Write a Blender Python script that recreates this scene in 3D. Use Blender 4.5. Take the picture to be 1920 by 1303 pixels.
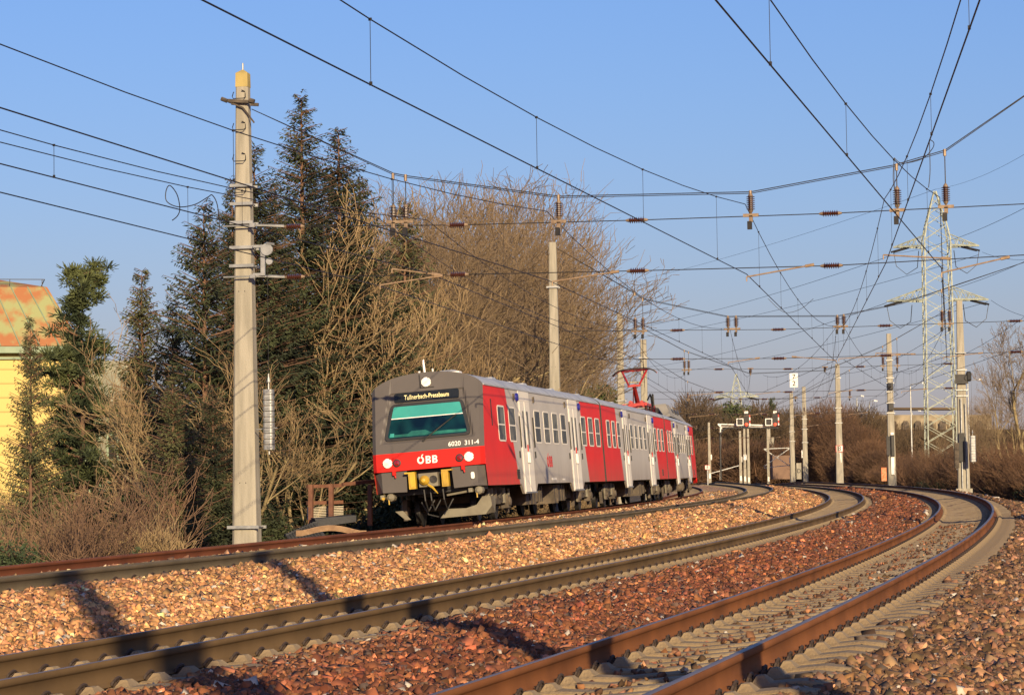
import bpy, math, random
import numpy as np
from mathutils import Vector, Matrix

for o in list(bpy.data.objects): bpy.data.objects.remove(o)
S = bpy.context.scene
C = S.collection
R = math.radians

# ------------------------------------------------------------------ camera
CZ = 1.4
FPX, PSI, PIT, ROL = 5119.86, R(13.8063), R(3.53708), R(-0.86095)
cam = bpy.data.cameras.new('camera'); camo = bpy.data.objects.new('camera', cam); C.objects.link(camo)
fw = Vector((math.cos(PSI)*math.cos(PIT), math.sin(PSI)*math.cos(PIT), math.sin(PIT)))
r0 = Vector((math.sin(PSI), -math.cos(PSI), 0))
d0 = -(r0.cross(fw))
rv = r0*math.cos(ROL) - d0*math.sin(ROL)
dn = r0*math.sin(ROL) + d0*math.cos(ROL)
M = Matrix((rv, -dn, -fw)).transposed().to_4x4(); M.translation = Vector((0, 0, CZ))
camo.matrix_world = M
cam.sensor_width = 36; cam.lens = FPX/1920*36; cam.clip_start = .1; cam.clip_end = 9000
S.camera = camo

# ------------------------------------------------------------------ light
SUN_EL, SUN_AZ = R(17), R(180+27.5)          # azimuth from +X, counter-clockwise, of the sun itself
w = bpy.data.worlds.new('World'); S.world = w; w.use_nodes = True
nt = w.node_tree; bg = nt.nodes['Background']
sky = nt.nodes.new('ShaderNodeTexSky'); sky.sky_type = 'NISHITA'; sky.sun_disc = False
sky.sun_elevation = SUN_EL; sky.sun_rotation = math.atan2(math.cos(SUN_AZ), math.sin(SUN_AZ))
sky.altitude = 0; sky.air_density = 1.5; sky.dust_density = 1.0; sky.ozone_density = 10
wb = nt.nodes.new('ShaderNodeMix'); wb.data_type = 'RGBA'; wb.clamp_result = False; wb.blend_type = 'MULTIPLY'; wb.inputs[0].default_value = 1; wb.inputs[7].default_value = (1.84, 1.20, 1.27, 1)   # camera white balance
nt.links.new(sky.outputs[0], wb.inputs[6]); nt.links.new(wb.outputs[2], bg.inputs[0]); bg.inputs[1].default_value = .073
sl = bpy.data.lights.new('sun', 'SUN'); so = bpy.data.objects.new('sun', sl); C.objects.link(so)
sl.energy = 5.0; sl.angle = R(.38); sl.color = (1, .77, .47)
sd = Vector((math.cos(SUN_AZ)*math.cos(SUN_EL), math.sin(SUN_AZ)*math.cos(SUN_EL), math.sin(SUN_EL)))
so.rotation_euler = sd.to_track_quat('Z', 'Y').to_euler()
S.view_settings.view_transform = 'Standard'; S.view_settings.look = 'None'
S.view_settings.exposure = 0.72; S.view_settings.gamma = 1
S.render.resolution_x = 1024; S.render.resolution_y = 694
S.render.engine = 'CYCLES'

# ------------------------------------------------------------------ track frame (s along the line, d to the left, z up)
_ds = .25; _s = np.arange(-400, 3200, _ds); _sc = np.clip(_s, -80, 255)
_k = .00087784 + 3.5434e-6*_sc - 2.4486e-8*_sc**2
_k = np.where(_s > 420, 0, _k)
_t = np.cumsum(_k)*_ds; _i0 = int(np.argmin(abs(_s))); _t -= _t[_i0]
_x = np.cumsum(np.cos(_t))*_ds; _y = np.cumsum(np.sin(_t))*_ds; _x -= _x[_i0]; _y -= _y[_i0]
G = .0145169
def grade(s): return G*np.minimum(s, 300)
def FN(s, d, z):
    s = np.asarray(s, float); x = np.interp(s, _s, _x); y = np.interp(s, _s, _y); t = np.interp(s, _s, _t)
    return np.stack(np.broadcast_arrays(x-np.sin(t)*d, y+np.cos(t)*d, np.asarray(z, float)+0*x), -1)
def F(s, d, z): return Vector(FN(s, d, z).tolist())
def HD(s): return float(np.interp(s, _s, _t))
RZ = {'Do': .367, 'Di': .229, 'Co': .263, 'Ci': .179, 'Bo': .4985, 'Bi': .3897, 'Ao': .2886, 'Ai': .189}
RD = {'Do': 2.431, 'Di': 3.931, 'Co': 6.742, 'Ci': 8.242, 'Bo': 11.1456, 'Bi': 12.6456, 'Ao': 15.4428, 'Ai': 16.9428}
TC = {'D': 3.18, 'C': 7.49, 'B': 11.9, 'A': 16.19}
KN = [(-400, -1.5), (-60, -1.2), (-12, -.9), (-4, -.7), (-.8, -.42), (.6, -.1), (1.5, .12), (1.88, .165), (2.43, .142), (3.93, .012), (4.5, -.01), (5.3, .05),
      (6.1, .07), (6.74, .04), (8.24, -.045), (8.9, -.03), (9.7, .17), (10.5, .28), (11.15, .275), (12.65, .165), (13.3, .15), (14.8, .11), (15.44, .06),
      (16.94, -.04), (17.6, -.06), (18.3, -.2), (19.6, -.9), (22, -1.7), (30, -2.2), (60, -1.6), (140, -1), (400, 0), (2000, 30)]
KD = np.array([k[0] for k in KN], float); KZ = np.array([k[1] for k in KN])
def ZT(s, d): return np.interp(d, KD, KZ) + grade(s)
def gz(P):                                   # ground height under a world point
    x, y = P[0], P[1]
    j = int(np.argmin(np.abs((x-_x)*np.cos(_t)+(y-_y)*np.sin(_t)) + 1e3*((x-_x)**2+(y-_y)**2 > 700**2)))
    d = -(x-_x[j])*math.sin(_t[j])+(y-_y[j])*math.cos(_t[j]); return float(ZT(_s[j], d))
def ray(px, py):
    v = fw*FPX + rv*(px-960) + dn*(py-651.5); return v/math.hypot(v.x, v.y)
def d_of(P):
    j = int(np.argmin(np.abs((P[0]-_x)*np.cos(_t)+(P[1]-_y)*np.sin(_t)) + 1e3*((P[0]-_x)**2+(P[1]-_y)**2 > 700**2))); return -(P[0]-_x[j])*math.sin(_t[j])+(P[1]-_y[j])*math.cos(_t[j])
_dc = {}
def D_left(px, d):                            # nearest ground distance at which a column of the view has passed the track side d on the left
    k = (round(px/10), d)
    if k not in _dc:
        D = 20; v = ray(px, 895)
        while D < 320 and d_of(v*D) < d: D += 2
        _dc[k] = D
    return _dc[k]
def D_right(px, d):
    k = (round(px/10), d)
    if k not in _dc:
        D = 400; v = ray(px, 895)
        while D > 30 and d_of(v*D) < d: D -= 3
        _dc[k] = D+3
    return _dc[k]
def at(px, D, py=895):                       # world point at ground distance D along a column of the view
    v = ray(px, py)*D; return Vector((v.x, v.y, v.z+CZ))

# ------------------------------------------------------------------ materials
def new_mat(name):
    m = bpy.data.materials.new(name); m.use_nodes = True; return m, m.node_tree, m.node_tree.nodes['Principled BSDF']
AL = .76                                       # real-world reflectances under the chosen exposure
def mat(name, c1, c2=None, scale=3., rough=.8, metal=0., bump=0., bscale=None, detail=6, obj=True, lo=.35, hi=.65, coat=0., spec=None, stretch=None):
    c1 = tuple(x*AL for x in c1); c2 = None if c2 is None else tuple(x*AL for x in c2)
    m, t, b = new_mat(name); N = t.nodes; L = t.links
    b.inputs['Roughness'].default_value = rough; b.inputs['Metallic'].default_value = metal
    if coat: b.inputs['Coat Weight'].default_value = coat
    if spec is not None: b.inputs['Specular IOR Level'].default_value = spec
    if c2 is None: c2 = tuple(x*.78 for x in c1)
    tc = N.new('ShaderNodeTexCoord'); n = N.new('ShaderNodeTexNoise'); n.inputs['Scale'].default_value = scale; n.inputs['Detail'].default_value = detail
    if stretch:
        mp = N.new('ShaderNodeMapping'); mp.inputs['Scale'].default_value = stretch; L.new(tc.outputs['Object'], mp.inputs[0]); L.new(mp.outputs[0], n.inputs['Vector'])
    else: L.new(tc.outputs['Object'], n.inputs['Vector'])
    r = N.new('ShaderNodeValToRGB'); r.color_ramp.elements[0].position = lo; r.color_ramp.elements[1].position = hi
    r.color_ramp.elements[0].color = (*c2, 1); r.color_ramp.elements[1].color = (*c1, 1)
    L.new(n.outputs[0], r.inputs[0]); L.new(r.outputs[0], b.inputs['Base Color'])
    if bump:
        n2 = N.new('ShaderNodeTexNoise'); n2.inputs['Scale'].default_value = bscale or scale*6; n2.inputs['Detail'].default_value = 6
        L.new(tc.outputs['Object'], n2.inputs['Vector']); bp = N.new('ShaderNodeBump'); bp.inputs['Strength'].default_value = bump
        bp.inputs['Distance'].default_value = .05; L.new(n2.outputs[0], bp.inputs['Height']); L.new(bp.outputs[0], b.inputs['Normal'])
    return m
def attr_mat(name, rough=.9, mul=None, spec=.3):
    m, t, b = new_mat(name); a = t.nodes.new('ShaderNodeAttribute'); a.attribute_name = 'tint'
    t.links.new(a.outputs[0], b.inputs['Base Color']); b.inputs['Roughness'].default_value = rough; b.inputs['Specular IOR Level'].default_value = spec; return m
def emit(name, c, s):
    m, t, b = new_mat(name); b.inputs['Base Color'].default_value = (*c, 1); b.inputs['Emission Color'].default_value = (*c, 1); b.inputs['Emission Strength'].default_value = s; return m

m_conc = mat('mast_concrete', (.40, .37, .295), (.28, .26, .205), 3, .9, bump=.15, bscale=30, stretch=(2.2, 2.2, .28), detail=10)
m_conc_top = mat('mast_concrete_lichen', (.46, .36, .13), (.36, .28, .10), 3, .9)
m_galv = mat('galvanised_steel', (.42, .43, .42), (.28, .29, .29), 6, .5, .5)
m_dark = mat('dark_steel', (.035, .032, .03), (.02, .02, .02), 5, .6, .3)
m_wire = mat('wire', (.03, .026, .024), (.015, .014, .014), 9, .55, .4)
m_insul = mat('brown_porcelain', (.085, .03, .018), (.05, .018, .012), 9, .25)
m_cap = mat('insulator_cap', (.34, .25, .16), (.22, .15, .10), 9, .6, .4)
m_arm = mat('steady_arm_steel', (.42, .30, .19), (.30, .20, .12), 9, .6, .3)
m_sleeper = mat('sleeper_concrete', (.33, .25, .145), (.22, .155, .085), 2.2, .95, bump=.3, bscale=40)
m_clip = mat('rail_clip_iron', (.06, .035, .022), (.03, .018, .012), 20, .8)
def rail_mat(n, a, b): return mat(n, a, b, 1.1, .9, 0, bump=.05, spec=.12)
m_railA = rail_mat('rail_rust_red', (.20, .068, .032), (.14, .048, .024))
m_railB = rail_mat('rail_dusty_grey', (.19, .15, .095), (.13, .105, .066))
m_railC = rail_mat('rail_dusty_brown', (.18, .115, .055), (.12, .077, .038))
m_railD = rail_mat('rail_rust_orange', (.27, .105, .038), (.17, .066, .026))
m_head = mat('rail_running_surface', (.26, .20, .16), (.19, .15, .12), 3, .5, .35)
m_red = mat('train_red_paint', (.68, .018, .012), (.60, .016, .011), .8, .45, spec=.2)
m_trgrey = mat('cab_grey_paint', (.118, .106, .10), (.10, .09, .085), .8, .5, spec=.25)
m_roof = mat('carriage_roof', (.50, .52, .54), (.36, .38, .40), 1.5, .55)
m_door = mat('door_paint', (.90, .86, .76), (.82, .78, .69), 1, .5, spec=.12)
m_white = mat('white_paint', (.95, .93, .87), (.88, .86, .80), 3, .5)
m_black = mat('black_rubber', (.012, .012, .013), (.008, .008, .008), 3, .5)
m_under = mat('underframe_dust', (.14, .11, .078), (.045, .036, .028), 2.5, .85, bump=.2)
m_undert = mat('underframe_tan', (.24, .22, .16), (.15, .13, .095), 2.0, .8)
m_yellow = mat('coupler_yellow', (.62, .40, .03), (.42, .26, .03), 3, .5)
m_lamp = emit('headlight_glass', (.9, .87, .8), .25)
m_tail = mat('tail_light_glass', (.30, .008, .008), (.22, .006, .006), 3, .1, coat=1)
m_rlamp = emit('signal_red', (1, .035, .008), 1.5)
m_blue = mat('blue_sign', (.02, .02, .30), (.015, .015, .22), 3, .3)
m_disp = mat('display_black', (.02, .022, .02), (.012, .014, .012), 4, .2)
m_dtext = emit('display_letters', (.85, .75, .35), .22)
m_glass = mat('carriage_glass', (.16, .155, .12), (.03, .03, .027), 1.6, .2, lo=.42, hi=.6, spec=.03, detail=4)
m_teal = mat('windscreen_teal', (.006, .045, .055), (.002, .010, .022), 1.6, .12, spec=.3, lo=.4, hi=.62, detail=2)
m_visor = mat('sun_visor_teal', (.05, .36, .31), (.04, .30, .27), 1.5, .3, coat=.6)
m_dash = mat('dashboard_green', (.02, .18, .13), (.008, .08, .065), 3, .3, coat=.5)
m_pred = mat('pantograph_red', (.50, .025, .02), (.32, .02, .016), 3, .45)
m_fair = mat('roof_fairing', (.40, .37, .30), (.30, .28, .22), 1.4, .7)
m_pylon = mat('pylon_steel', (.38, .415, .33), (.22, .25, .20), 2, .6, .1)
m_twig = mat('twig_tan', (.42, .30, .15), (.25, .17, .085), .35, .95)
m_twigo = mat('twig_orange_brown', (.30, .215, .125), (.16, .112, .065), .3, .95)
m_twigr = mat('twig_red_brown', (.30, .18, .10), (.16, .095, .055), .4, .95)
m_bark = mat('bark', (.38, .30, .15), (.17, .125, .065), 2.5, .95, bump=.6, bscale=14)
m_barkp = mat('spruce_bark', (.22, .12, .07), (.12, .07, .045), 2.5, .95)
m_need = mat('spruce_needles', (.052, .066, .020), (.010, .018, .008), .55, .85, lo=.38, hi=.62)
m_needp = mat('pine_needles', (.10, .12, .035), (.025, .042, .016), .8, .85, lo=.38, hi=.62)
m_needl = mat('light_spruce_needles', (.115, .115, .040), (.045, .058, .022), .8, .85)
m_evg = mat('evergreen_leaves', (.07, .10, .03), (.03, .05, .018), 1, .8)
m_sign = mat('sign_white', (.88, .86, .80), (.80, .78, .72), 3, .5)
m_ink = mat('sign_black', (.015, .015, .015), (.01, .01, .01), 3, .5)
m_sred = mat('sign_red', (.60, .04, .03), (.5, .03, .025), 3, .5)
m_orange = mat('sign_orange', (.70, .14, .03), (.6, .30, .14), 7, .6)

# ------------------------------------------------------------------ helpers
def tag(o, label=None, cat=None, group=None, kind=None):
    if label: o['label'] = label
    if cat: o['category'] = cat
    if group: o['group'] = group
    if kind: o['kind'] = kind
    return o
def empty(name, loc, label, cat, group=None, rz=0.):
    o = bpy.data.objects.new(name, None); C.objects.link(o); o.location = loc; o.rotation_euler = (0, 0, rz); o.empty_display_size = .2
    return tag(o, label, cat, group)
class MB:
    def __init__(s): s.v = []; s.f = []; s.m = []
    def add(s, v, f, m=0):
        n = len(s.v); s.v += [tuple(p) for p in v]; s.f += [tuple(i+n for i in q) for q in f]; s.m += [m]*len(f)
    def box(s, c, h, m=0, X=None, Y=None, Z=None, taper=1.):
        c = Vector(c); X = Vector(X or (1, 0, 0)); Y = Vector(Y or (0, 1, 0)); Z = Vector(Z or (0, 0, 1))
        v = []
        for k in (-1, 1):
            q = taper if k > 0 else 1
            for a, b in ((-1, -1), (1, -1), (1, 1), (-1, 1)): v.append(c+X*(a*h[0]*q)+Y*(b*h[1]*q)+Z*(k*h[2]))
        s.add(v, [(3, 2, 1, 0), (4, 5, 6, 7), (0, 1, 5, 4), (1, 2, 6, 5), (2, 3, 7, 6), (3, 0, 4, 7)], m)
    def bar(s, p, q, w_, m=0, h_=None, up=None):       # rectangular bar between two points
        p, q = Vector(p), Vector(q); d = q-p; L = d.length
        if L < 1e-6: return
        d /= L; u = Vector(up) if up else (Vector((0, 0, 1)) if abs(d.z) < .9 else Vector((0, 1, 0)))
        a = d.cross(u).normalized(); b = a.cross(d)
        s.box((p+q)/2, (L/2, w_/2, (h_ or w_)/2), m, d, a, b)
    def tube(s, pts, r, n=5, m=0, cap=True):
        pts = [Vector(p) for p in pts]; rr = r if isinstance(r, (list, tuple)) else [r]*len(pts); base = len(s.v); A = None
        for i, p in enumerate(pts):
            d = (pts[min(i+1, len(pts)-1)]-pts[max(i-1, 0)]).normalized()
            if A is None: A = d.orthogonal().normalized()
            else:
                A = A-d*A.dot(d); A = A.normalized() if A.length > 1e-5 else d.orthogonal().normalized()
            B = d.cross(A)
            for k in range(n):
                t = 2*math.pi*k/n; s.v.append(tuple(p+(A*math.cos(t)+B*math.sin(t))*rr[i]))
        for i in range(len(pts)-1):
            for k in range(n):
                s.f.append((base+i*n+k, base+i*n+(k+1) % n, base+(i+1)*n+(k+1) % n, base+(i+1)*n+k)); s.m.append(m)
        if cap:
            s.f.append(tuple(base+k for k in reversed(range(n)))); s.m.append(m)
            s.f.append(tuple(base+(len(pts)-1)*n+k for k in range(n))); s.m.append(m)
    def prism(s, poly, o, X, Y, N, t, m=0):            # polygon in the X,Y plane at o, extruded along N by t
        o, X, Y, N = Vector(o), Vector(X), Vector(Y), Vector(N); k = len(poly)
        a = [o+X*u+Y*v for u, v in poly]; b = [p+N*t for p in a]
        s.add(a+b, [tuple(reversed(range(k))), tuple(range(k, 2*k))]+[(i, (i+1) % k, k+(i+1) % k, k+i) for i in range(k)], m)
    def lathe(s, p, d, prof, n=10, m=0):               # prof: (distance along d, radius)
        p, d = Vector(p), Vector(d).normalized()
        s.tube([p+d*a for a, _ in prof], [max(r, 1e-4) for _, r in prof], n, m)
    def build(s, name, mats, parent=None, loc=None, smooth=False):
        me = bpy.data.meshes.new(name); v = s.v
        if loc is not None: v = [(a-loc[0], b-loc[1], c-loc[2]) for a, b, c in v]
        me.from_pydata(v, [], s.f)
        for m_ in (mats if isinstance(mats, (list, tuple)) else [mats]): me.materials.append(m_)
        if any(s.m): me.polygons.foreach_set('material_index', s.m)
        if smooth: me.polygons.foreach_set('use_smooth', [True]*len(me.polygons))
        me.validate(); me.update()
        o = bpy.data.objects.new(name, me); C.objects.link(o)
        if parent: o.parent = parent
        if loc is not None: o.location = loc
        return o
def npmesh(name, V, Fq, mats, nper=4, col=None, parent=None):
    me = bpy.data.meshes.new(name); V = np.ascontiguousarray(V, np.float32).reshape(-1, 3); Fq = np.ascontiguousarray(Fq, np.int32).reshape(-1, nper)
    me.vertices.add(len(V)); me.vertices.foreach_set('co', V.ravel())
    me.loops.add(Fq.size); me.loops.foreach_set('vertex_index', Fq.ravel())
    me.polygons.add(len(Fq)); me.polygons.foreach_set('loop_start', np.arange(0, Fq.size, nper, dtype=np.int32))
    me.polygons.foreach_set('loop_total', np.full(len(Fq), nper, np.int32))
    me.update(calc_edges=True)
    if col is not None:
        a = me.color_attributes.new('tint', 'FLOAT_COLOR', 'POINT'); c = np.ones((len(V), 4), np.float32); c[:, :3] = col; a.data.foreach_set('color', c.ravel())
    for m_ in (mats if isinstance(mats, (list, tuple)) else [mats]): me.materials.append(m_)
    o = bpy.data.objects.new(name, me); C.objects.link(o)
    if parent: o.parent = parent
    return o
def seg_geo(Sg, n=3):                                  # segments array (k,8): p0 p1 r0 r1 -> prisms
    Sg = np.asarray(Sg, float); P, Q = Sg[:, :3], Sg[:, 3:6]; D = Q-P; D /= np.linalg.norm(D, axis=1, keepdims=True)+1e-9
    U = np.where(abs(D[:, 2:3]) < .9, np.array([[0, 0, 1.]]), np.array([[1., 0, 0]])); A = np.cross(D, U); A /= np.linalg.norm(A, axis=1, keepdims=True)+1e-9; B = np.cross(D, A)
    a = np.arange(n)*2*math.pi/n; c, s_ = np.cos(a)[None, :, None], np.sin(a)[None, :, None]; ring = A[:, None]*c+B[:, None]*s_
    V = np.concatenate([P[:, None]+ring*Sg[:, 6][:, None, None], Q[:, None]+ring*Sg[:, 7][:, None, None]], 1)
    k = np.arange(len(Sg))[:, None, None]*2*n; i = np.arange(n); q = np.stack([i, (i+1) % n, (i+1) % n+n, i+n], -1)[None]
    return V.reshape(-1, 3), (q+k).reshape(-1, 4)
def dup(o, parent=None, **kw):
    c = o.copy(); C.objects.link(c); c.parent = parent
    for ch in list(o.children):
        dup(ch, c)
    return c
def text(name, s_, size, M4, m, parent=None, ext=.004, sx=1., bold=0.):
    cu = bpy.data.curves.new(name, 'FONT'); cu.body = s_; cu.size = size; cu.extrude = ext; cu.align_x = 'CENTER'; cu.align_y = 'CENTER'; cu.offset = bold
    t = bpy.data.objects.new(name, cu); C.objects.link(t); bpy.context.view_layer.update()
    me = bpy.data.meshes.new_from_object(t.evaluated_get(bpy.context.evaluated_depsgraph_get())); bpy.data.objects.remove(t)
    me.transform(M4 @ Matrix.Diagonal((sx, 1, 1, 1))); me.materials.clear(); me.materials.append(m)
    o = bpy.data.objects.new(name, me); C.objects.link(o); o.parent = parent; return o
def frame4(o, X, Y):                                   # matrix with text right X, up Y
    X, Y = Vector(X).normalized(), Vector(Y).normalized(); Z = X.cross(Y); m4 = Matrix((X, Y, Z)).transposed().to_4x4(); m4.translation = Vector(o); return m4
rng = np.random.default_rng(7); random.seed(7)

# ------------------------------------------------------------------ ground and ballast
def sheet(name, sv, dv, m, dz=0., tint=None):
    SS, DD = np.meshgrid(sv, dv, indexing='ij'); V = FN(SS, DD, ZT(SS, DD)+(dz(SS, DD) if callable(dz) else dz)); a, b = SS.shape
    i = (np.arange(a-1)[:, None]*b+np.arange(b-1)[None]).ravel(); Fq = np.stack([i, i+b, i+b+1, i+1], 1)
    return npmesh(name, V, Fq, m, 4, None if tint is None else tint(SS, DD).reshape(-1, 3))
m_soil, t_, b_ = new_mat('soil_leaf_litter'); N_, L_ = t_.nodes, t_.links
tc_ = N_.new('ShaderNodeTexCoord'); n1 = N_.new('ShaderNodeTexNoise'); n1.inputs['Scale'].default_value = .9; n1.inputs['Detail'].default_value = 9
r1 = N_.new('ShaderNodeValToRGB'); e = r1.color_ramp.elements; e[0].position = .3; e[0].color = (.03, .022, .013, 1); e[1].position = .7; e[1].color = (.15, .105, .055, 1); q_ = e.new(.5); q_.color = (.08, .055, .03, 1)
L_.new(tc_.outputs['Object'], n1.inputs[0]); L_.new(n1.outputs[0], r1.inputs[0]); L_.new(r1.outputs[0], b_.inputs['Base Color']); b_.inputs['Roughness'].default_value = .95
n2 = N_.new('ShaderNodeTexNoise'); n2.inputs['Scale'].default_value = 9; n2.inputs['Detail'].default_value = 8; bp = N_.new('ShaderNodeBump'); bp.inputs['Strength'].default_value = .9; bp.inputs['Distance'].default_value = .12
L_.new(tc_.outputs['Object'], n2.inputs[0]); L_.new(n2.outputs[0], bp.inputs['Height']); L_.new(bp.outputs[0], b_.inputs['Normal'])
m_bal, t_, b_ = new_mat('ballast_surface'); N_, L_ = t_.nodes, t_.links
tc_ = N_.new('ShaderNodeTexCoord'); vo = N_.new('ShaderNodeTexVoronoi'); vo.inputs['Scale'].default_value = 17; at_ = N_.new('ShaderNodeAttribute'); at_.attribute_name = 'tint'
mx = N_.new('ShaderNodeMix'); mx.data_type = 'RGBA'; mx.blend_type = 'MULTIPLY'; mx.inputs[0].default_value = 1
sp = N_.new('ShaderNodeSeparateColor'); rr_ = N_.new('ShaderNodeMapRange'); rr_.inputs[3].default_value = .4; rr_.inputs[4].default_value = 1.5
L_.new(tc_.outputs['Object'], vo.inputs[0]); L_.new(vo.outputs['Color'], sp.inputs[0]); L_.new(sp.outputs[0], rr_.inputs[0]); L_.new(at_.outputs[0], mx.inputs[6]); L_.new(rr_.outputs[0], mx.inputs[7]); L_.new(mx.outputs[2], b_.inputs['Base Color'])
bp = N_.new('ShaderNodeBump'); bp.inputs['Strength'].default_value = 1; bp.inputs['Distance'].default_value = .05; bp.invert = True
L_.new(vo.outputs['Distance'], bp.inputs['Height']); L_.new(bp.outputs[0], b_.inputs['Normal']); b_.inputs['Roughness'].default_value = .95

def bal_mean(d):
    k = [-.6, 1.2, 2.4, 4.2, 5.2, 6.6, 8.4, 9.2, 10.9, 13.2, 14.9, 18.2]
    c = np.array([(.17, .095, .05), (.24, .13, .068), (.20, .115, .06), (.21, .088, .044), (.25, .086, .040), (.26, .115, .055), (.37, .19, .085), (.47, .24, .105), (.47, .245, .11), (.42, .24, .125), (.44, .26, .13), (.36, .22, .12)])
    return np.stack([np.interp(d, k, c[:, i]) for i in range(3)], -1)*(.80-.14*((d < 7)))[..., None]
sv = np.concatenate([np.arange(-120, 10, 8), np.arange(10, 120, 1.5), np.arange(120, 330, 3), np.arange(330, 700, 15), np.arange(700, 3200, 100)])
dv = np.array([-1500, -800, -400, -200, -120, -60, -40, -30, -22, -16, -12, -9, -7, -5.5, -4, -3, -2, -1.4, -.8, 0, .6, 1.2, 1.9, 4, 8.5, 10.5, 13, 16, 17.6, 18.3, 19, 19.6, 20.5, 22, 24, 27, 30, 36, 44, 60, 90, 140, 220, 400, 700, 900])
bumps = lambda s, d: np.where((d < -.8) | (d > 18.3), .10*np.sin(s*1.7+d*2.3)+.08*np.sin(s*.63-d*1.1), -.12*((d > -.5) & (d < 18)))
tag(sheet('ground', sv, dv, m_soil, bumps), kind='structure')
sv = np.concatenate([np.arange(-30, 10, 2), np.arange(10, 70, .5), np.arange(70, 340, 1)])
dv = np.concatenate([np.arange(-.9, 18.5, .16)])
def bnoise(s, d):
    x = (np.sin(s*3.1+d*5.3)+np.sin(s*5.7-d*4.1)+np.sin(s*1.3+d*9.1))*.012
    mid = np.exp(-((d-5.35)/.5)**2)*.10*(.6+.4*np.sin(s*.55))+np.exp(-((d-9.6)/.6)**2)*.04
    edge = np.where(d < -.4, -.15, 0)
    return x+mid+edge-np.where(s < 66, .035, 0)+.055*np.exp(-((d-10.75)/.38)**2)+.03*np.exp(-((d-14.9)/.4)**2)
tag(sheet('ballast_bed', sv, dv, m_bal, bnoise, lambda s, d: bal_mean(d)), kind='structure')

# loose stones: angular lumps scattered over the bed, each with its own colour
def stones(name, zones, smul):
    base = np.array([[a, b, c] for a in (-1, 1) for b in (-1, 1) for c in (-1, 1)], float)
    tri = np.array([(0, 1, 3), (0, 3, 2), (4, 6, 7), (4, 7, 5), (0, 4, 5), (0, 5, 1), (2, 3, 7), (2, 7, 6), (0, 2, 6), (0, 6, 4), (1, 5, 7), (1, 7, 3)])
    P = []; D_ = []; Sz = []
    for s0, s1, d0_, d1, dens, size, dz in zones:
        n = int((s1-s0)*(d1-d0_)*dens); s = rng.uniform(s0, s1, n); d = rng.uniform(d0_, d1, n)
        P.append(FN(s, d, ZT(s, d)+bnoise(s, d)+.035+dz+rng.uniform(-.008, .022, n))); D_.append(d); Sz.append(size*rng.lognormal(0, .28, n))
    P = np.concatenate(P); D_ = np.concatenate(D_); Sz = np.concatenate(Sz)*smul; n = len(P)
    V = base[None]*(1+rng.uniform(-.62, .25, (n, 8, 3)))
    V *= rng.uniform(.55, 1.15, (n, 1, 3))*np.array([1, 1, .8]); V *= (Sz/2)[:, None, None]
    q = rng.normal(size=(n, 4)); q /= np.linalg.norm(q, axis=1, keepdims=True); a, b, c, d = q.T
    Rm = np.stack([1-2*(c*c+d*d), 2*(b*c-a*d), 2*(b*d+a*c), 2*(b*c+a*d), 1-2*(b*b+d*d), 2*(c*d-a*b), 2*(b*d-a*c), 2*(c*d+a*b), 1-2*(b*b+c*c)], -1).reshape(n, 3, 3)
    V = np.einsum('nij,nkj->nki', Rm, V)+P[:, None]
    Fq = tri[None]+8*np.arange(n)[:, None, None]
    col = bal_mean(D_)*rng.lognormal(-.06, .46, (n, 1))*(1+rng.normal(0, .07, (n, 3)))
    wh = rng.random(n); k = wh < .022; col[k] = np.array([.42, .37, .30])*rng.uniform(.7, 1.15, (k.sum(), 1))
    k = (wh > .022) & (wh < .10); col[k] = col[k]*.45+np.array([.05, .045, .04])
    k = (wh > .90); col[k] = col[k]*1.25+np.array([.06, .02, 0])
    tag(npmesh(name, V, Fq, m_stone, 3, np.repeat(np.clip(col, .01, .75), 8, 0)), kind='stuff')
m_stone = attr_mat('ballast_stone', .9)
stones('ballast_stones', [(10, 34, -.9, 2.1, 820, .053, 0), (34, 66, -.9, 1.9, 520, .059, 0), (10, 66, 2.5, 3.85, 60, .045, -.01),
       (12, 34, 4.35, 6.5, 860, .053, 0), (34, 66, 4.35, 6.3, 540, .058, 0), (16, 66, 6.9, 8.1, 50, .045, -.01),
       (16, 36, 8.6, 11.02, 860, .052, 0), (36, 66, 8.6, 11.02, 560, .057, 0), (66, 125, 8.7, 11.0, 260, .085, 0), (66, 115, 4.35, 6.3, 230, .085, 0), (66, 105, -.9, 1.9, 200, .085, 0), (66, 110, 13.2, 15, 120, .09, 0), (115, 200, 4.35, 6.3, 110, .12, 0), (125, 200, 8.7, 11.0, 110, .12, 0), (105, 170, -.9, 1.9, 90, .12, 0), (110, 170, 13.2, 15, 60, .12, 0), (20, 60, 12.9, 15.3, 150, .07, 0), (40, 66, 16.6, 18.3, 260, .07, 0)], 1.)

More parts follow.
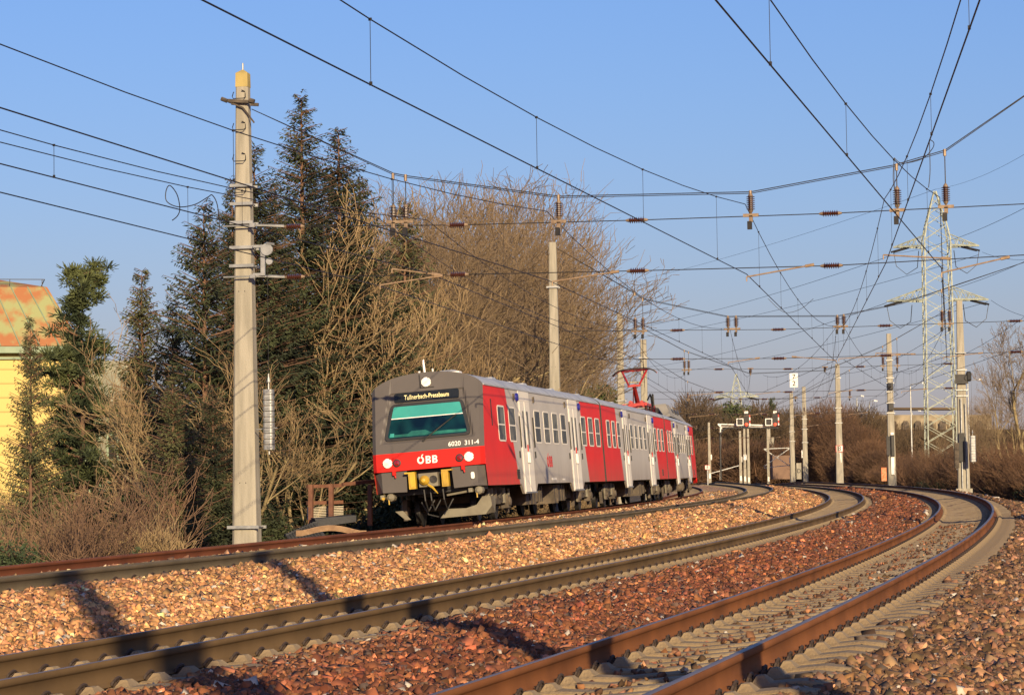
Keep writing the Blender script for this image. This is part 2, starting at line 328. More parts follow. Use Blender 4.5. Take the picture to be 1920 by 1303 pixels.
# ------------------------------------------------------------------ tracks
RP = [(0, 0), (.028, -.001), (.035, -.008), (.036, -.036), (.022, -.048), (.010, -.056), (.009, -.128), (.02, -.146), (.072, -.160), (.075, -.172)]
prof = RP+[(-a, b) for a, b in reversed(RP)][:-1]
CANT = math.atan(.1/1.5)
def rail(key, cant, mats, parent):
    sv = np.concatenate([np.arange(-12, 12, 2), np.arange(12, 80, .5), np.arange(80, 340, 1.)]); k = len(prof)
    py = np.array([p[0] for p in prof]); pz = np.array([p[1] for p in prof]); c, s_ = math.cos(cant), math.sin(cant)
    dy = py*c+pz*s_; dz = -py*s_+pz*c
    SS = np.repeat(sv[:, None], k, 1); V = FN(SS, RD[key]+dy[None], RZ[key]+grade(SS)+dz[None]); n = len(sv)
    i = (np.arange(n-1)[:, None]*k+np.arange(k)[None]); j = (np.arange(n-1)[:, None]*k+(np.arange(k)+1)[None] % k)
    Fq = np.stack([i, j, j+k, i+k], -1)
    o = npmesh('rail', V, Fq, mats, 4, None, parent)
    mi = np.zeros(Fq.shape[:2], np.int32); mi[:, 0] = 1; mi[:, k-1] = 1
    o.data.polygons.foreach_set('material_index', mi.ravel()); return o
def sleeper_mesh():
    b = MB()      # local: x along the track, y across (left), z up; top of sleeper = 0
    sec = [(-1.3, -.03, .13), (-1.15, 0, .14), (-.98, 0, .14), (-.55, 0, .14), (-.35, -.025, .11), (.35, -.025, .11), (.55, 0, .14), (.98, 0, .14), (1.15, 0, .14), (1.3, -.03, .13)]
    v = []; f = []
    for y, z, h in sec: v += [(-h-.02, y, -.2), (-h, y, z-.012), (-h+.02, y, z), (h-.02, y, z), (h, y, z-.012), (h+.02, y, -.2)]
    for i in range(len(sec)-1):
        for k in range(5): f.append((i*6+k, i*6+k+1, i*6+k+7, i*6+k+6))
    f += [(5, 4, 3, 2, 1, 0), tuple(len(v)-6+k for k in range(6))]; b.add(v, f)
    for y in (-.75, .75):
        for sg in (-1, 1):          # raised shoulder beside the rail foot
            yy = y+sg*.16; b.add([(-.10, yy-.05, 0), (.10, yy-.05, 0), (.10, yy+.06, 0), (-.10, yy+.06, 0), (-.06, yy-.02, .045), (.06, yy-.02, .045), (.05, yy+.02, .045), (-.05, yy+.02, .045)] if sg > 0 else
                  [(-.10, yy-.06, 0), (.10, yy-.06, 0), (.10, yy+.05, 0), (-.10, yy+.05, 0), (-.05, yy-.02, .045), (.05, yy-.02, .045), (.06, yy+.02, .045), (-.06, yy+.02, .045)],
                  [(4, 5, 6, 7), (0, 1, 5, 4), (1, 2, 6, 5), (2, 3, 7, 6), (3, 0, 4, 7)])
    return b
def clip_mesh():
    b = MB()
    for sg in (1,):
        pts = [(.085*math.cos(t), sg*(.085+.02*math.sin(t)), .012+.048*math.sin(t)) for t in np.linspace(0, math.pi, 7)]
        b.tube(pts, .011, 5); b.tube([(x*.55, y+sg*.03, z*.7) for x, y, z in pts], .010, 5)
        b.box((0, sg*.088, .018), (.05, .022, .016)); b.tube([(0, sg*.095, .0), (0, sg*.095, .062)], .013, 6)
    return b
track_lbl = {'D': ('nearest railway track with orange-rusty rails on pale concrete sleepers in full view', m_railD), 'C': ('second railway track from the camera with brown dusty rails', m_railC),
             'B': ('railway track with dusty grey rails between the train and the brown railed track', m_railB), 'A': ('railway track with rust-red rails that the train stands on', m_railA)}
sl_proto = None
for T in 'DCBA':
    ko, ki = T+'o', T+'i'; cant = math.atan((RZ[ko]-RZ[ki])/1.5)
    root = empty('railway_track', F(0, TC[T], RZ[ko]), track_lbl[T][0], 'railway track', 'railway tracks on the curve'); inv = Matrix.Translation(-root.location)
    for k in (ko, ki):
        o = rail(k, cant, [track_lbl[T][1], m_head], root); o.data.transform(inv)
    if sl_proto is None:
        sl_me = sleeper_mesh().build('sleeper', m_sleeper); sl_proto = sl_me.data; bpy.data.objects.remove(sl_me)
        cl_me = clip_mesh().build('rail_clip', m_clip); cl_proto = cl_me.data; bpy.data.objects.remove(cl_me)
    s_first = {'D': 13.2, 'C': 14.4, 'B': 20, 'A': 24}[T]
    def smat(s):
        hd = HD(s); zc = (RZ[ko]+RZ[ki])/2+float(grade(s))-.176
        return Matrix.Translation(F(s, TC[T], zc)-root.location) @ Matrix.Rotation(hd, 4, 'Z') @ Matrix.Rotation(-cant, 4, 'X') @ Matrix.Rotation(-math.atan(G), 4, 'Y')
    for i in range(100):
        m4 = smat(s_first+.6*i)
        o = bpy.data.objects.new('sleeper', sl_proto); C.objects.link(o); o.parent = root; o.matrix_local = m4
        if i < {'D': 90, 'C': 80, 'B': 50, 'A': 0}[T]:
            for y in (-.75, .75):
                for q in (0, 1): c = bpy.data.objects.new('rail_clip', cl_proto); C.objects.link(c); c.parent = o; c.location = (0, y, 0); c.rotation_euler = (0, 0, math.pi*q)
    pv = np.array([v.co[:] for v in sl_proto.vertices]); pf = [tuple(p.vertices) for p in sl_proto.polygons]; b = MB()
    for i in range(-30, 460):
        if 0 <= i < 100 or (i > 300 and i % 1): continue
        m4 = np.array(smat(s_first+.6*i)); b.add((pv @ m4[:3, :3].T+m4[:3, 3]).tolist(), pf)
    tag(b.build('sleeper_row', m_sleeper, root), kind='stuff')

# dry stalks, a small tuft and a twig between the tracks
b = MB()
P0 = F(34.5, 8.9, float(ZT(34.5, 8.9)))
b.tube([P0, P0+Vector((.02, -.12, .2)), P0+Vector((.05, -.30, .42))], [.012, .01, .006], 4); b.tube([P0+Vector((0, .05, 0)), P0+Vector((.02, .06, .3))], [.008, .005], 4)
tag(b.build('dry_stalk', m_arm), 'two dry brown stalks sticking out of the orange ballast', 'dry stalk')
b = MB()
P0 = F(30.3, 9.0, float(ZT(30.3, 9.0))+.02)
for i in range(60):
    a = rng.uniform(0, 6.28); l = rng.uniform(.05, .13); b.tube([P0+Vector((rng.uniform(-.07, .07), rng.uniform(-.07, .07), 0)), P0+Vector((math.cos(a)*l*.9, math.sin(a)*l*.9, l*.7))], [.005, .001], 3)
tag(b.build('weed_tuft', mat('fresh_weed', (.16, .24, .05), (.10, .15, .04), 20, .7)), 'small green weed tuft in the ballast beside the brown rail', 'weed')

# ------------------------------------------------------------------ the train
def rrect(w_, h, r, n=4):
    p = []
    for cx, cy, a0 in ((w_/2-r, h/2-r, 0), (-w_/2+r, h/2-r, 90), (-w_/2+r, -h/2+r, 180), (w_/2-r, -h/2+r, 270)):
        for i in range(n+1): a = R(a0+90*i/n); p.append((cx+r*math.cos(a), cy+r*math.sin(a)))
    return p
def ring(mb, po, pi, o, X, Y, N, t, m=0):
    o, X, Y, N = Vector(o), Vector(X), Vector(Y), Vector(N); k = len(po)
    v = [o+X*a+Y*b for a, b in po]+[o+X*a+Y*b for a, b in pi]+[o+X*a+Y*b+N*t for a, b in po]+[o+X*a+Y*b+N*t for a, b in pi]
    f = []
    for i in range(k):
        j = (i+1) % k; f += [(2*k+i, 2*k+j, 3*k+j, 3*k+i), (i, j, 2*k+j, 2*k+i), (k+j, k+i, 3*k+i, 3*k+j)]
    mb.add(v, f, m)
def livery(name, bounds):
    m, t, b = new_mat(name); N, L = t.nodes, t.links
    tc = N.new('ShaderNodeTexCoord'); sx = N.new('ShaderNodeSeparateXYZ'); L.new(tc.outputs['Object'], sx.inputs[0])
    def mth(op, a, b_, c_=None):
        n = N.new('ShaderNodeMath'); n.operation = op
        for i, q in enumerate((a, b_, c_)):
            if q is None: continue
            if isinstance(q, (int, float)): n.inputs[i].default_value = q
            else: L.new(q, n.inputs[i])
        return n.outputs[0]
    X, Z = sx.outputs[0], sx.outputs[2]; tot = None
    for xb, sl_, sg in bounds:       # sg -1: red where x is below the slanted line, +1 above
        e_ = mth('MULTIPLY', mth('SUBTRACT', 3.42, Z), sl_); e_ = mth('ADD', e_, xb); r_ = mth('LESS_THAN', X, e_) if sg < 0 else mth('GREATER_THAN', X, e_)
        tot = r_ if tot is None else mth('MAXIMUM', tot, r_)
    no = N.new('ShaderNodeTexNoise'); no.inputs['Scale'].default_value = .7; no.inputs['Detail'].default_value = 5; L.new(tc.outputs['Object'], no.inputs[0])
    def ramp(c1, c2):
        r = N.new('ShaderNodeValToRGB'); r.color_ramp.elements[0].position = .35; r.color_ramp.elements[1].position = .65; r.color_ramp.elements[0].color = (*c2, 1); r.color_ramp.elements[1].color = (*c1, 1); L.new(no.outputs[0], r.inputs[0]); return r.outputs[0]
    mx = N.new('ShaderNodeMix'); mx.data_type = 'RGBA'; L.new(tot, mx.inputs[0]); L.new(ramp((.46, .44, .40), (.41, .39, .355)), mx.inputs[6]); L.new(ramp((.68, .022, .014), (.60, .019, .012)), mx.inputs[7])
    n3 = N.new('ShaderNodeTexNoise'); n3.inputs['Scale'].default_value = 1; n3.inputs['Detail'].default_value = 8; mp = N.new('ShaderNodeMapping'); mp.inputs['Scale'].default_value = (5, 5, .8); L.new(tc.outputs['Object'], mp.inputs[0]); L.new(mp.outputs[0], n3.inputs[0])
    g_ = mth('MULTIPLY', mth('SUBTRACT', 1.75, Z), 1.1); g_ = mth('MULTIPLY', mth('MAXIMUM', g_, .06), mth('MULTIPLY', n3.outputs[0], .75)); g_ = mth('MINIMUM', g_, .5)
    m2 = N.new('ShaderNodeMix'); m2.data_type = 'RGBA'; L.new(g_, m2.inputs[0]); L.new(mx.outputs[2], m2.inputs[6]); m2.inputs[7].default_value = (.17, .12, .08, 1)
    L.new(m2.outputs[2], b.inputs['Base Color']); b.inputs['Roughness'].default_value = .5; b.inputs['Specular IOR Level'].default_value = .12; return m
S0 = 66.92; ZB = .88; HW = 1.43; ZG = 3.42; ZR = 3.86
def railc(s): return RZ['Ao']-.05+float(grade(s))
def car_matrix(sa, sb, flip=False):
    a, b = F(sa, TC['A'], railc(sa)), F(sb, TC['A'], railc(sb)); L = (b-a).length
    ex = (b-a).normalized(); ey = Vector((-ex.y, ex.x, 0)).normalized(); ez = ex.cross(ey); c, s_ = math.cos(CANT), math.sin(CANT)
    y2 = ey*c-ez*s_; z2 = ez*c+ey*s_
    m4 = Matrix((ex, y2, z2)).transposed().to_4x4(); m4.translation = a; return m4, L
def Xf(z): return 0 if z < 1.42 else (z-1.42)*.045/.45 if z < 1.87 else .045+(z-1.87)*.30       # lean of the cab front
def zroof(y): return ZG+(ZR-ZG)*(1-abs(y/HW)**2.3)**.62
def chm(t): return 0 if abs(t) < .93 else (abs(t)-.93)/.07*.10
def cab_front(root, mats):
    # grid of the leaning front with a shallow recess round the windscreen; rows up, columns across
    ts = [-1+2*i/56 for i in range(57)]; ts = sorted(set(ts+[-.93, .93])); zf = [0, .5, 1]; b = MB(); rows = []
    def recess(y, z):
        if z < 2.12 or z > 3.40: return 0
        hw = 1.20-(z-2.12)/1.28*.24; e_ = hw-abs(y)
        return max(0, min(1, e_/.05))*min(1, max(0, (z-2.12)/.05))*min(1, (3.40-z)/.03)*.05
    zs = [1.42, 1.87]+[1.87+i*.04 for i in range(1, 39)]
    g = []
    for t in ts:
        y = t*HW; zt = zroof(y*.999); col = []
        for i, z in enumerate(zs+[None, None]):
            if z is None or z > zt: z2 = zt
            else: z2 = z
            col.append((Xf(z2)+chm(t)+recess(y, z2)-(.0), y, z2))
        col[-1] = (Xf(zt)+chm(t)+.03, y, zt+.0); g.append(col)
    n = len(zs)+2; v = [p for col in g for p in col]; f = []; mi = []
    for i in range(len(ts)-1):
        for k in range(n-1):
            a = (i*n+k, (i+1)*n+k, (i+1)*n+k+1, i*n+k+1)
            if len({v[j] for j in a}) < 3: continue
            f.append(a[::-1]); mi.append(1 if k == 0 else 0)
    b.add(v, f); b.m = mi
    return b.build('cab_front', mats, root), g
def make_car(idx, sa, sb, label, cab, doors, wins, bounds):
    m4, L = car_matrix(sa, sb); root = empty('train_carriage', (0, 0, 0), label, 'train carriage', 'carriages of the red and grey train'); root.matrix_world = m4
    flipM = None
    x_end = L
    body = MB(); nseg = 20; ys = [HW*math.sin(-math.pi/2+math.pi*i/nseg) for i in range(nseg+1)]
    fc, bc = cab == 'front', cab == 'rear'
    def x0(y, z): return Xf(z)+chm(y/HW) if fc else .12
    def x1(y, z): return L-(Xf(z)+chm(y/HW)) if bc else L-.12
    for i in range(nseg):
        a, c = ys[i], ys[i+1]; za, zc = zroof(a*.999), zroof(c*.999)
        body.add([(x0(a, za), a, za), (x1(a, za), a, za), (x1(c, zc), c, zc), (x0(c, zc), c, zc)], [(0, 1, 2, 3)], 1)
    zz = [ZB, 1.42, 1.87, 2.4, 3.0, ZG-.001]
    for y in (-HW, HW):
        for k in range(len(zz)-1):
            za, zb = zz[k], zz[k+1]; za_, zb_ = max(za, 1.42) if fc or bc else za, zb
            xa0, xa1, xb0, xb1 = x0(y, za), x1(y, za), x0(y, zb), x1(y, zb)
            if k == 0: xa0 += (.0 if not fc else .14); xa1 -= (.0 if not bc else .14)
            q = [(xa0, y, za), (xa1, y, za), (xb1, y, zb), (xb0, y, zb)]
            body.add(q, [(0, 1, 2, 3) if y < 0 else (3, 2, 1, 0)], 0)
        for da, db in doors:
            q = [(da-.45, y, ZB), (da-.05, y, .62), (db+.05, y, .62), (db+.45, y, ZB)]; body.add(q+[(a, y-.06*(1 if y > 0 else -1), c) for a, _, c in q], [(0, 1, 2, 3), (7, 6, 5, 4), (1, 2, 6, 5), (0, 1, 5, 4), (2, 3, 7, 6)], 0)
    for xx, q in ((x0(0, 2), 0), (x1(0, 2), 1)):
        if (q == 0 and fc) or (q == 1 and bc): continue
        body.add([(xx, y, zroof(y*.999)) for y in ys]+[(xx, HW, ZB), (xx, -HW, ZB)], [tuple(range(nseg+3)) if q == 0 else tuple(reversed(range(nseg+3)))], 2)
    body.add([(x0(0, 1)+.3, -HW, ZB), (x1(0, 1)-.3, -HW, ZB), (x1(0, 1)-.3, HW, ZB), (x0(0, 1)+.3, HW, ZB)], [(3, 2, 1, 0)], 2)
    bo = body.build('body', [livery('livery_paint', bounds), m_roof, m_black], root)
    g = MB()
    for y in (-HW, HW): g.bar((x0(y, ZG)+.05, y*1.004, ZG+.01), (x1(y, ZG)-.05, y*1.004, ZG+.01), .03, 0, .035)
    g.build('roof_gutter', m_roof, root)
    # windows and doors on both sides
    Xa, Za = Vector((1, 0, 0)), Vector((0, 0, 1))
    for sd_ in (-1, 1):
        N = Vector((0, sd_, 0)); y = sd_*HW
        for xw in wins:
            b = MB(); W, H = 1.07, .94; cx, cz = xw+W/2, 2.475; Xd = Xa*(-sd_)
            ring(b, rrect(W, H, .11), rrect(W-.085, H-.085, .075), (cx, y, cz), Xd, Za, N, .009); b.box((cx, y+sd_*.005, cz-.03), (W/2-.04, .005, .018))
            o = b.build('window', m_door, root)
            p = MB(); p.prism(rrect(W-.09, H-.09, .075), (cx, y, cz), Xd, Za, N, .006); p.build('pane', m_glass, o)
        for da, db in doors:
            b = MB(); b.box(((da+db)/2, y+sd_*.004, (3.14+3.41)/2), ((db-da)/2-.05, .008, .135)); b.box(((da+db)/2, y+sd_*.002, (.62+3.14)/2), ((db-da)/2, .004, 1.26)); b.box(((da+db)/2, y+sd_*.02, .645), ((db-da)/2-.02, .03, .02), 1)
            o = b.build('door', [m_door, m_galv], root)
            for q in (-1, 1):
                lf = MB(); cx = (da+db)/2+q*(db-da)*.222; wv = (db-da)*.205; lf.box((cx, y+sd_*.009, 1.90), (wv, .008, 1.23)); l = lf.build('leaf', m_door, o)
                gp = MB(); gp.prism(rrect(.24, 1.02, .06), (cx-q*.07, y+sd_*.018, 2.36), Xa*(-sd_), Za, N, .006); gp.build('pane', m_glass, o)
            hb = MB(); hb.box(((da+db)/2-.12, y+sd_*.045, 1.60), (.05, .014, .14)); hb.box(((da+db)/2+.12, y+sd_*.045, 1.60), (.05, .014, .14)); hb.box(((da+db)/2, y+sd_*.033, 1.86), (.02, .01, .09), 1); hb.build('handle', [m_white, m_red], o)
            for xx in (da-.38, db+.38):
                hb = MB(); hb.box((xx, y+sd_*.012, 1.68), (.05, .014, .09)); hb.build('door_button', m_dark, root)
            if da > 3: pass
            
            for xg, wg in ((db+.35, .022), (da-.03, .014)): hb = MB(); hb.box((xg, y+sd_*.016, 2.3), (wg, .02, .42)); hb.build('grab_rail', m_dark, root)
        for k, (da, db) in enumerate(doors):
            xs_ = da-.28 if k == 0 else db+.28
            lb = MB(); lb.lathe((xs_, y, 3.22), N, [(0, .115), (.05, .115), (.07, .09), (.075, .001)], 10); lb.build('side_lamp', m_blue, root)
            for xx, cw in ((db+.7 if k == 0 else da-.7, .05), (da-.75 if k == 0 else db+.55, .06)):
                lb = MB(); lb.box((xx, y+sd_*.02, 3.22), (cw, .025, .085)); lb.build('vent', m_under, root)
        for xv in ((5.0,) if fc else (L-2.6,)):
            lb = MB(); lb.box((xv, y+sd_*.004, 1.15), (.22, .008, .13), 0)
            for q in range(5): lb.box((xv, y+sd_*.014, 1.05+q*.05), (.2, .006, .012), 1)
            lb.build('grille', [m_under, m_dark], root)
    # underframe: boxes, bogies with wheels
    b = MB(); mid = L/2
    for x, hx, z0, z1, yy in ((mid-3.0, .9, .32, .84, 1.18), (mid-1.2, .5, .38, .84, 1.15), (mid+1.6, .35, .30, .84, 1.2), (mid+3.0, .7, .36, .84, 1.16), (mid+4.8, .4, .42, .84, 1.1)):
        for sd_ in (-1, 1):
            b = MB(); b.box((x, sd_*(yy-.3), (z0+z1)/2), (hx, .3, (z1-z0)/2)); b.box((x-hx*.3, sd_*yy, (z0+z1)/2), (.03, .03, (z1-z0)/2)); b.box((x+hx*.4, sd_*yy, (z0+z1)/2), (.03, .03, (z1-z0)/2))
            b.build('equipment_box', m_under, root)
    b = MB(); b.box((L/2, 0, .80), (L/2-.8, .5, .08)); b.build('underframe', m_dark, root)
    for bx in (3.4, L-3.4):
        bg_ = MB()
        for sd_ in (-1, 1):
            y = sd_*1.02
            bg_.bar((bx-1.75, y, .62), (bx-.5, y, .50), .12, 0, .16); bg_.bar((bx-.5, y, .50), (bx+.5, y, .50), .12, 0, .2); bg_.bar((bx+.5, y, .50), (bx+1.75, y, .62), .12, 0, .16)
            for q in (-1, 1):
                bg_.box((bx+q*1.25, y+sd_*.06, .45), (.17, .1, .17)); bg_.lathe((bx+q*1.25, y, .45), (0, sd_, 0), [(.1, .13), (.2, .12), (.22, .06)], 10)
                bg_.tube([(bx+q*.95, y+sd_*.05, .42), (bx+q*.95, y+sd_*.05, .82)], .075, 8, 1); bg_.tube([(bx+q*.35, y+sd_*.02, .55), (bx+q*.35, y+sd_*.02, .86)], .10, 8); bg_.tube([(bx+q*1.55, y+sd_*.1, .30), (bx+q*1.55, y+sd_*.1, .80)], .035, 6, 1)
                bg_.box((bx+q*1.75, y, .36), (.06, .05, .2)); bg_.tube([(bx+q*1.25, y+sd_*.1, .62), (bx+q*1.6, y+sd_*.12, .72), (bx+q*1.9, y+sd_*.05, .6)], .02, 4, 1)
        bg_.box((bx, 0, .55), (.3, 1.0, .12)); bo_ = bg_.build('bogie', [m_under, m_undert], root)
        for q in (-1, 1):
            wb_ = MB(); wb_.tube([(bx+q*1.25, -.95, .42), (bx+q*1.25, .95, .42)], .07, 8)
            for sd_ in (-1, 1): wb_.lathe((bx+q*1.25, sd_*.68, .42), (0, sd_, 0), [(-.02, .30), (-.02, .45), (.02, .45), (.025, .42), (.12, .415), (.125, .36), (.06, .34), (.06, .14), (.14, .13), (.14, .001)], 24)
            wb_.build('wheelset', m_dark, bo_)
    # roof pods
    for x in (1.9, 7.6, 13.0, 18.5):
        if idx == 2 and x > 3: continue
        b = MB(); b.box((x, -.35, zroof(.35)+.02), (.35, .22, .045), 0, taper=.75); b.build('roof_pod', m_roof, root)
    return root, L
def to_world_parent(root, objs):
    for o in objs: o.parent = root
D1 = [(5.85, 7.75), (15.15, 17.1)]; W1 = [2.42, 4.12]+[8.45+1.66*i for i in range(4)]+[17.75, 19.4, 21.05]
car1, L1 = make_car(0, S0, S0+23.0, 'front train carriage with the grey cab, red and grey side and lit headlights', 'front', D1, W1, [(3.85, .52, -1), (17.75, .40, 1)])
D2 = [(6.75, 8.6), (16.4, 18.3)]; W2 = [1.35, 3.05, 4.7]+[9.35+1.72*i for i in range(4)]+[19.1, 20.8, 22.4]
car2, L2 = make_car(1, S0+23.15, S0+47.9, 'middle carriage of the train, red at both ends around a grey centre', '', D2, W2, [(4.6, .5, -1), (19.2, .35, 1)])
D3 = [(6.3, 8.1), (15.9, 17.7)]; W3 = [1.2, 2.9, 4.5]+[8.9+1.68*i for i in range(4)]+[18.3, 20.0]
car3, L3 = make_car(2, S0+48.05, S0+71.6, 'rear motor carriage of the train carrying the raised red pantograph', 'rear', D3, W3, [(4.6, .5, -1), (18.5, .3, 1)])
# bellows between the carriages
for root, L in ((car1, L1), (car2, L2)):
    b = MB()
    for i in range(3): b.box((L-.06+.07*i, 0, 2.1), (.03, 1.36-.02*(i % 2), 1.22-.02*(i % 2)))
    b.build('gangway_bellows', m_black, root)
# cab front
fo, grid = cab_front(car1, [m_trgrey, m_red])
def fp(y, z, out=0.): return Vector((Xf(z)-out, y, z))
UX = Vector((0, -1, 0)); UZ = Vector((.30, 0, 1)).normalized(); FNm = UX.cross(UZ); FNm = FNm if FNm.x < 0 else -FNm
def plate(mb, poly, out, t, m=0):                       # polygon in (image-right, height) on the leaning front
    k = len(poly); a = [fp(-u, z, out) for u, z in poly]; c = [p+FNm*t for p in a]
    mb.add(a+c, [tuple(reversed(range(k))), tuple(range(k, 2*k))]+[(i, (i+1) % k, k+(i+1) % k, k+i) for i in range(k)], m)
def quadround(tl, tr, br, bl, r=.12, n=4):
    P = [Vector(p) for p in (tl, tr, br, bl)]; out = []
    for i in range(4):
        p, a, c = P[i], P[i-1], P[(i+1) % 4]; u, v = (a-p).normalized(), (c-p).normalized()
        for k in range(n+1):
            t = k/n; q0 = p+u*r*(1-t); q1 = p+v*r*t; out.append(tuple(q0*(1-t)+q1*t))
    return out
b = MB(); plate(b, quadround((-.93, 3.10), (.93, 3.10), (1.12, 2.17), (-1.12, 2.17), .15), -.048, .038); o = b.build('windscreen_frame', m_black, car1)
b = MB(); plate(b, quadround((-.85, 3.04), (.85, 3.04), (1.03, 2.24), (-1.03, 2.24), .10), -.0095, .002); gl = b.build('windscreen', m_teal, o)
b = MB(); plate(b, quadround((-.85, 3.035), (.85, 3.035), (.915, 2.74), (-.915, 2.74), .04), -.007, .002); b.build('sun_visor', m_visor, o)
b = MB(); plate(b, [(-.92, 2.745), (.92, 2.745), (.92, 2.725), (-.92, 2.725)], -.005, .004); b.build('visor_edge', m_white, o)
b = MB(); plate(b, [(-.97, 2.33), (-.5, 2.335), (-.40, 2.40), (-.05, 2.40), (.08, 2.335), (.55, 2.35), (.75, 2.34), (.98, 2.34), (1.0, 2.27), (-.98, 2.27)], -.007, .002); plate(b, [(-.95, 2.37), (-.85, 2.37), (-.86, 2.28), (-.96, 2.28)], -.004, .002, 1); b.build('dashboard', [m_dash, m_visor], o)
b = MB(); b.tube([fp(.10, 2.13, .02), fp(-.30, 2.42, .03), fp(-.75, 2.72, .02)], .016, 5); b.tube([fp(-.20, 2.34, .02), fp(-.72, 2.70, .01)], .010, 4); b.tube([fp(.10, 2.13, -.05), fp(.10, 2.13, .04)], .03, 8); b.build('wiper', m_black, car1)
b = MB(); plate(b, quadround((-.83, 3.37), (.83, 3.37), (.83, 3.13), (-.83, 3.13), .06), -.048, .038); o = b.build('destination_display', m_disp, car1)
tm = frame4(fp(0, 3.25, -.006), UX, UZ); text('display_text', 'Tullnerbach-Pressbaum', .175, tm, m_dtext, o, .002, .70)
for y, z, r_ in ((0, 3.60, .125), (1.04, 1.63, .12), (-1.04, 1.63, .12)):
    out = 0 if z > 2 else 0; n_ = FNm if z > 2 else Vector((-1, 0, .1)).normalized(); b = MB(); p = fp(y, z)
    b.lathe(p, n_, [(-.02, r_), (.03, r_), (.045, r_*.86), (.03, r_*.84)], 20); o = b.build('headlight', m_white, car1)
    g = MB(); g.lathe(p+n_*.012, n_, [(0, r_*.84), (.02, r_*.80), (.028, .001)], 20); g.build('lens', m_lamp, o)
    b2 = MB()
    for k in range(6): a = k*math.pi/3; e2 = Vector((0, math.cos(a), math.sin(a)))*(r_*1.0); b2.box(p+n_*.03+e2, (.010, .010, .010))
    b2.build('clamp', m_dark, o)
b = MB(); plate(b, [(-.19, 3.80), (-.16, 3.80), (-.13, 3.46), (-.16, 3.46)], .0, .012); plate(b, [(-.13, 3.475), (.2, 3.475), (.2, 3.46), (-.13, 3.46)], 0, .008); b.build('lamp_recess', m_dark, car1)
for y in (.80, -.80):
    b = MB(); p = fp(y, 1.62); b.lathe(p, (-1, 0, .1), [(-.01, .10), (.03, .10), (.035, .085)], 16); o = b.build('tail_light', m_dark, car1); g = MB(); g.lathe(p, (-1, 0, .1), [(.01, .085), (.04, .07), (.05, .001)], 16); g.build('lens', m_tail, o)
def obb(M4, h, m, parent, sx=1.):                        # the operator lettering: O with raised stroke, B, B
    b = MB(); w_ = h*.92; t = h*.22
    def P(u, v): return M4 @ Vector((u*sx, v, 0))
    Nn = (M4.to_3x3() @ Vector((0, 0, 1))).normalized(); X = (M4.to_3x3() @ Vector((1, 0, 0))).normalized()*sx; Y = (M4.to_3x3() @ Vector((0, 1, 0))).normalized(); o0 = M4 @ Vector((0, 0, 0))
    c = -h*1.02; po, pi = [], []
    for i in range(25):
        a = R(72-i*(324/24)-(0)); po.append((c+math.cos(a)*w_/2, math.sin(a)*h/2)); pi.append((c+math.cos(a)*(w_/2-t), math.sin(a)*(h/2-t)))
    for i in range(24): b.prism([po[i+1], po[i], pi[i], pi[i+1]], o0, X, Y, Nn, .004)
    b.prism([(c-.02*h, h*.22), (c+h*.12, h*.36), (c+h*.42, h*.74), (c+h*.22, h*.74)][::-1], o0, X, Y, Nn, .0045)
    for c2 in (.0, h*.88):
        x0_ = c2-h*.34
        b.prism([(x0_, -h/2), (x0_+t, -h/2), (x0_+t, h/2), (x0_, h/2)], o0, X, Y, Nn, .004)
        for zc, rr in ((h*.24, h*.26), (-h*.225, h*.275)):
            b.prism([(x0_+t, zc+rr-.0), (x0_+t, zc+rr-t*.8), (x0_+h*.42, zc+rr-t*.8), (x0_+h*.42, zc+rr)], o0, X, Y, Nn, .004); b.prism([(x0_+t, zc-rr+t*.8), (x0_+t, zc-rr), (x0_+h*.42, zc-rr), (x0_+h*.42, zc-rr+t*.8)], o0, X, Y, Nn, .0042)
            for i in range(8):
                a, d_ = R(-90+i*22.5), R(-90+(i+1)*22.5); q = lambda an, r2: (x0_+h*.42+math.cos(an)*r2, zc+math.sin(an)*r2)
                b.prism([q(a, rr), q(d_, rr), q(d_, rr-t*.85), q(a, rr-t*.85)], o0, X, Y, Nn, .0041)
    return b.build('lettering', m, parent)
obb(frame4(fp(0.0, 1.645, .003), (0, -1, 0), (.1, 0, 1)), .19, m_white, car1)
obb(frame4((10.75, -HW-.003, 1.50), (1, 0, 0), (0, 0, 1)), .32, m_red, car1, 1.15)
text('fleet_number', '6020  311-4', .17, frame4(fp(-.92, 1.98, .004), UX, UZ), m_white, car1, .002, .95, .002)
b = MB(); b.box((16.3-5.0, -HW-.002, 1.0), (.45, .003, .035)); b.box((13.2, -HW-.002, .98), (.25, .003, .025)); b.build('data_panel', m_door, car1)
# skirts, coupler, plough
b = MB()
for sg in (1, -1):
    b = MB(); pts = [(.57, 1.40), (1.22, 1.40), (1.22, .90), (.60, .88)]
    b.prism([(-sg*a, c) for a, c in pts] if sg < 0 else [(-a, c) for a, c in pts], (.08, 0, 0), (0, 1, 0), (0, 0, 1), (-1, 0, 0), .06)
    b.build('front_skirt', m_trgrey, car1); b = MB()
    b.add([(.02, sg*1.22, 1.40), (.22, sg*1.43, 1.40), (.36, sg*1.43, .88), (.02, sg*1.22, .90)], [(0, 1, 2, 3)] if sg < 0 else [(3, 2, 1, 0)])
    b.build('skirt_corner', m_trgrey, car1)
b = MB(); b.box((.9, 0, 1.10), (.55, 1.2, .30)); b.build('headstock', m_black, car1)
b = MB(); b.box((-.02, 0, 1.14), (.16, .24, .17), 0); b.box((.3, 0, 1.12), (.25, .16, .12), 0)
b.lathe((-.18, .10, 1.13), (-1, 0, 0), [(0, .13), (.06, .12), (.16, .05), (.17, .001)], 14, 1); b.lathe((-.175, -.13, 1.14), (-1, 0, 0), [(0, .11), (.01, .10), (-.03, .09)], 14, 2); b.box((-.25, .10, 1.13), (.02, .10, .02), 2); b.box((-.25, .10, 1.13), (.02, .02, .08), 2)
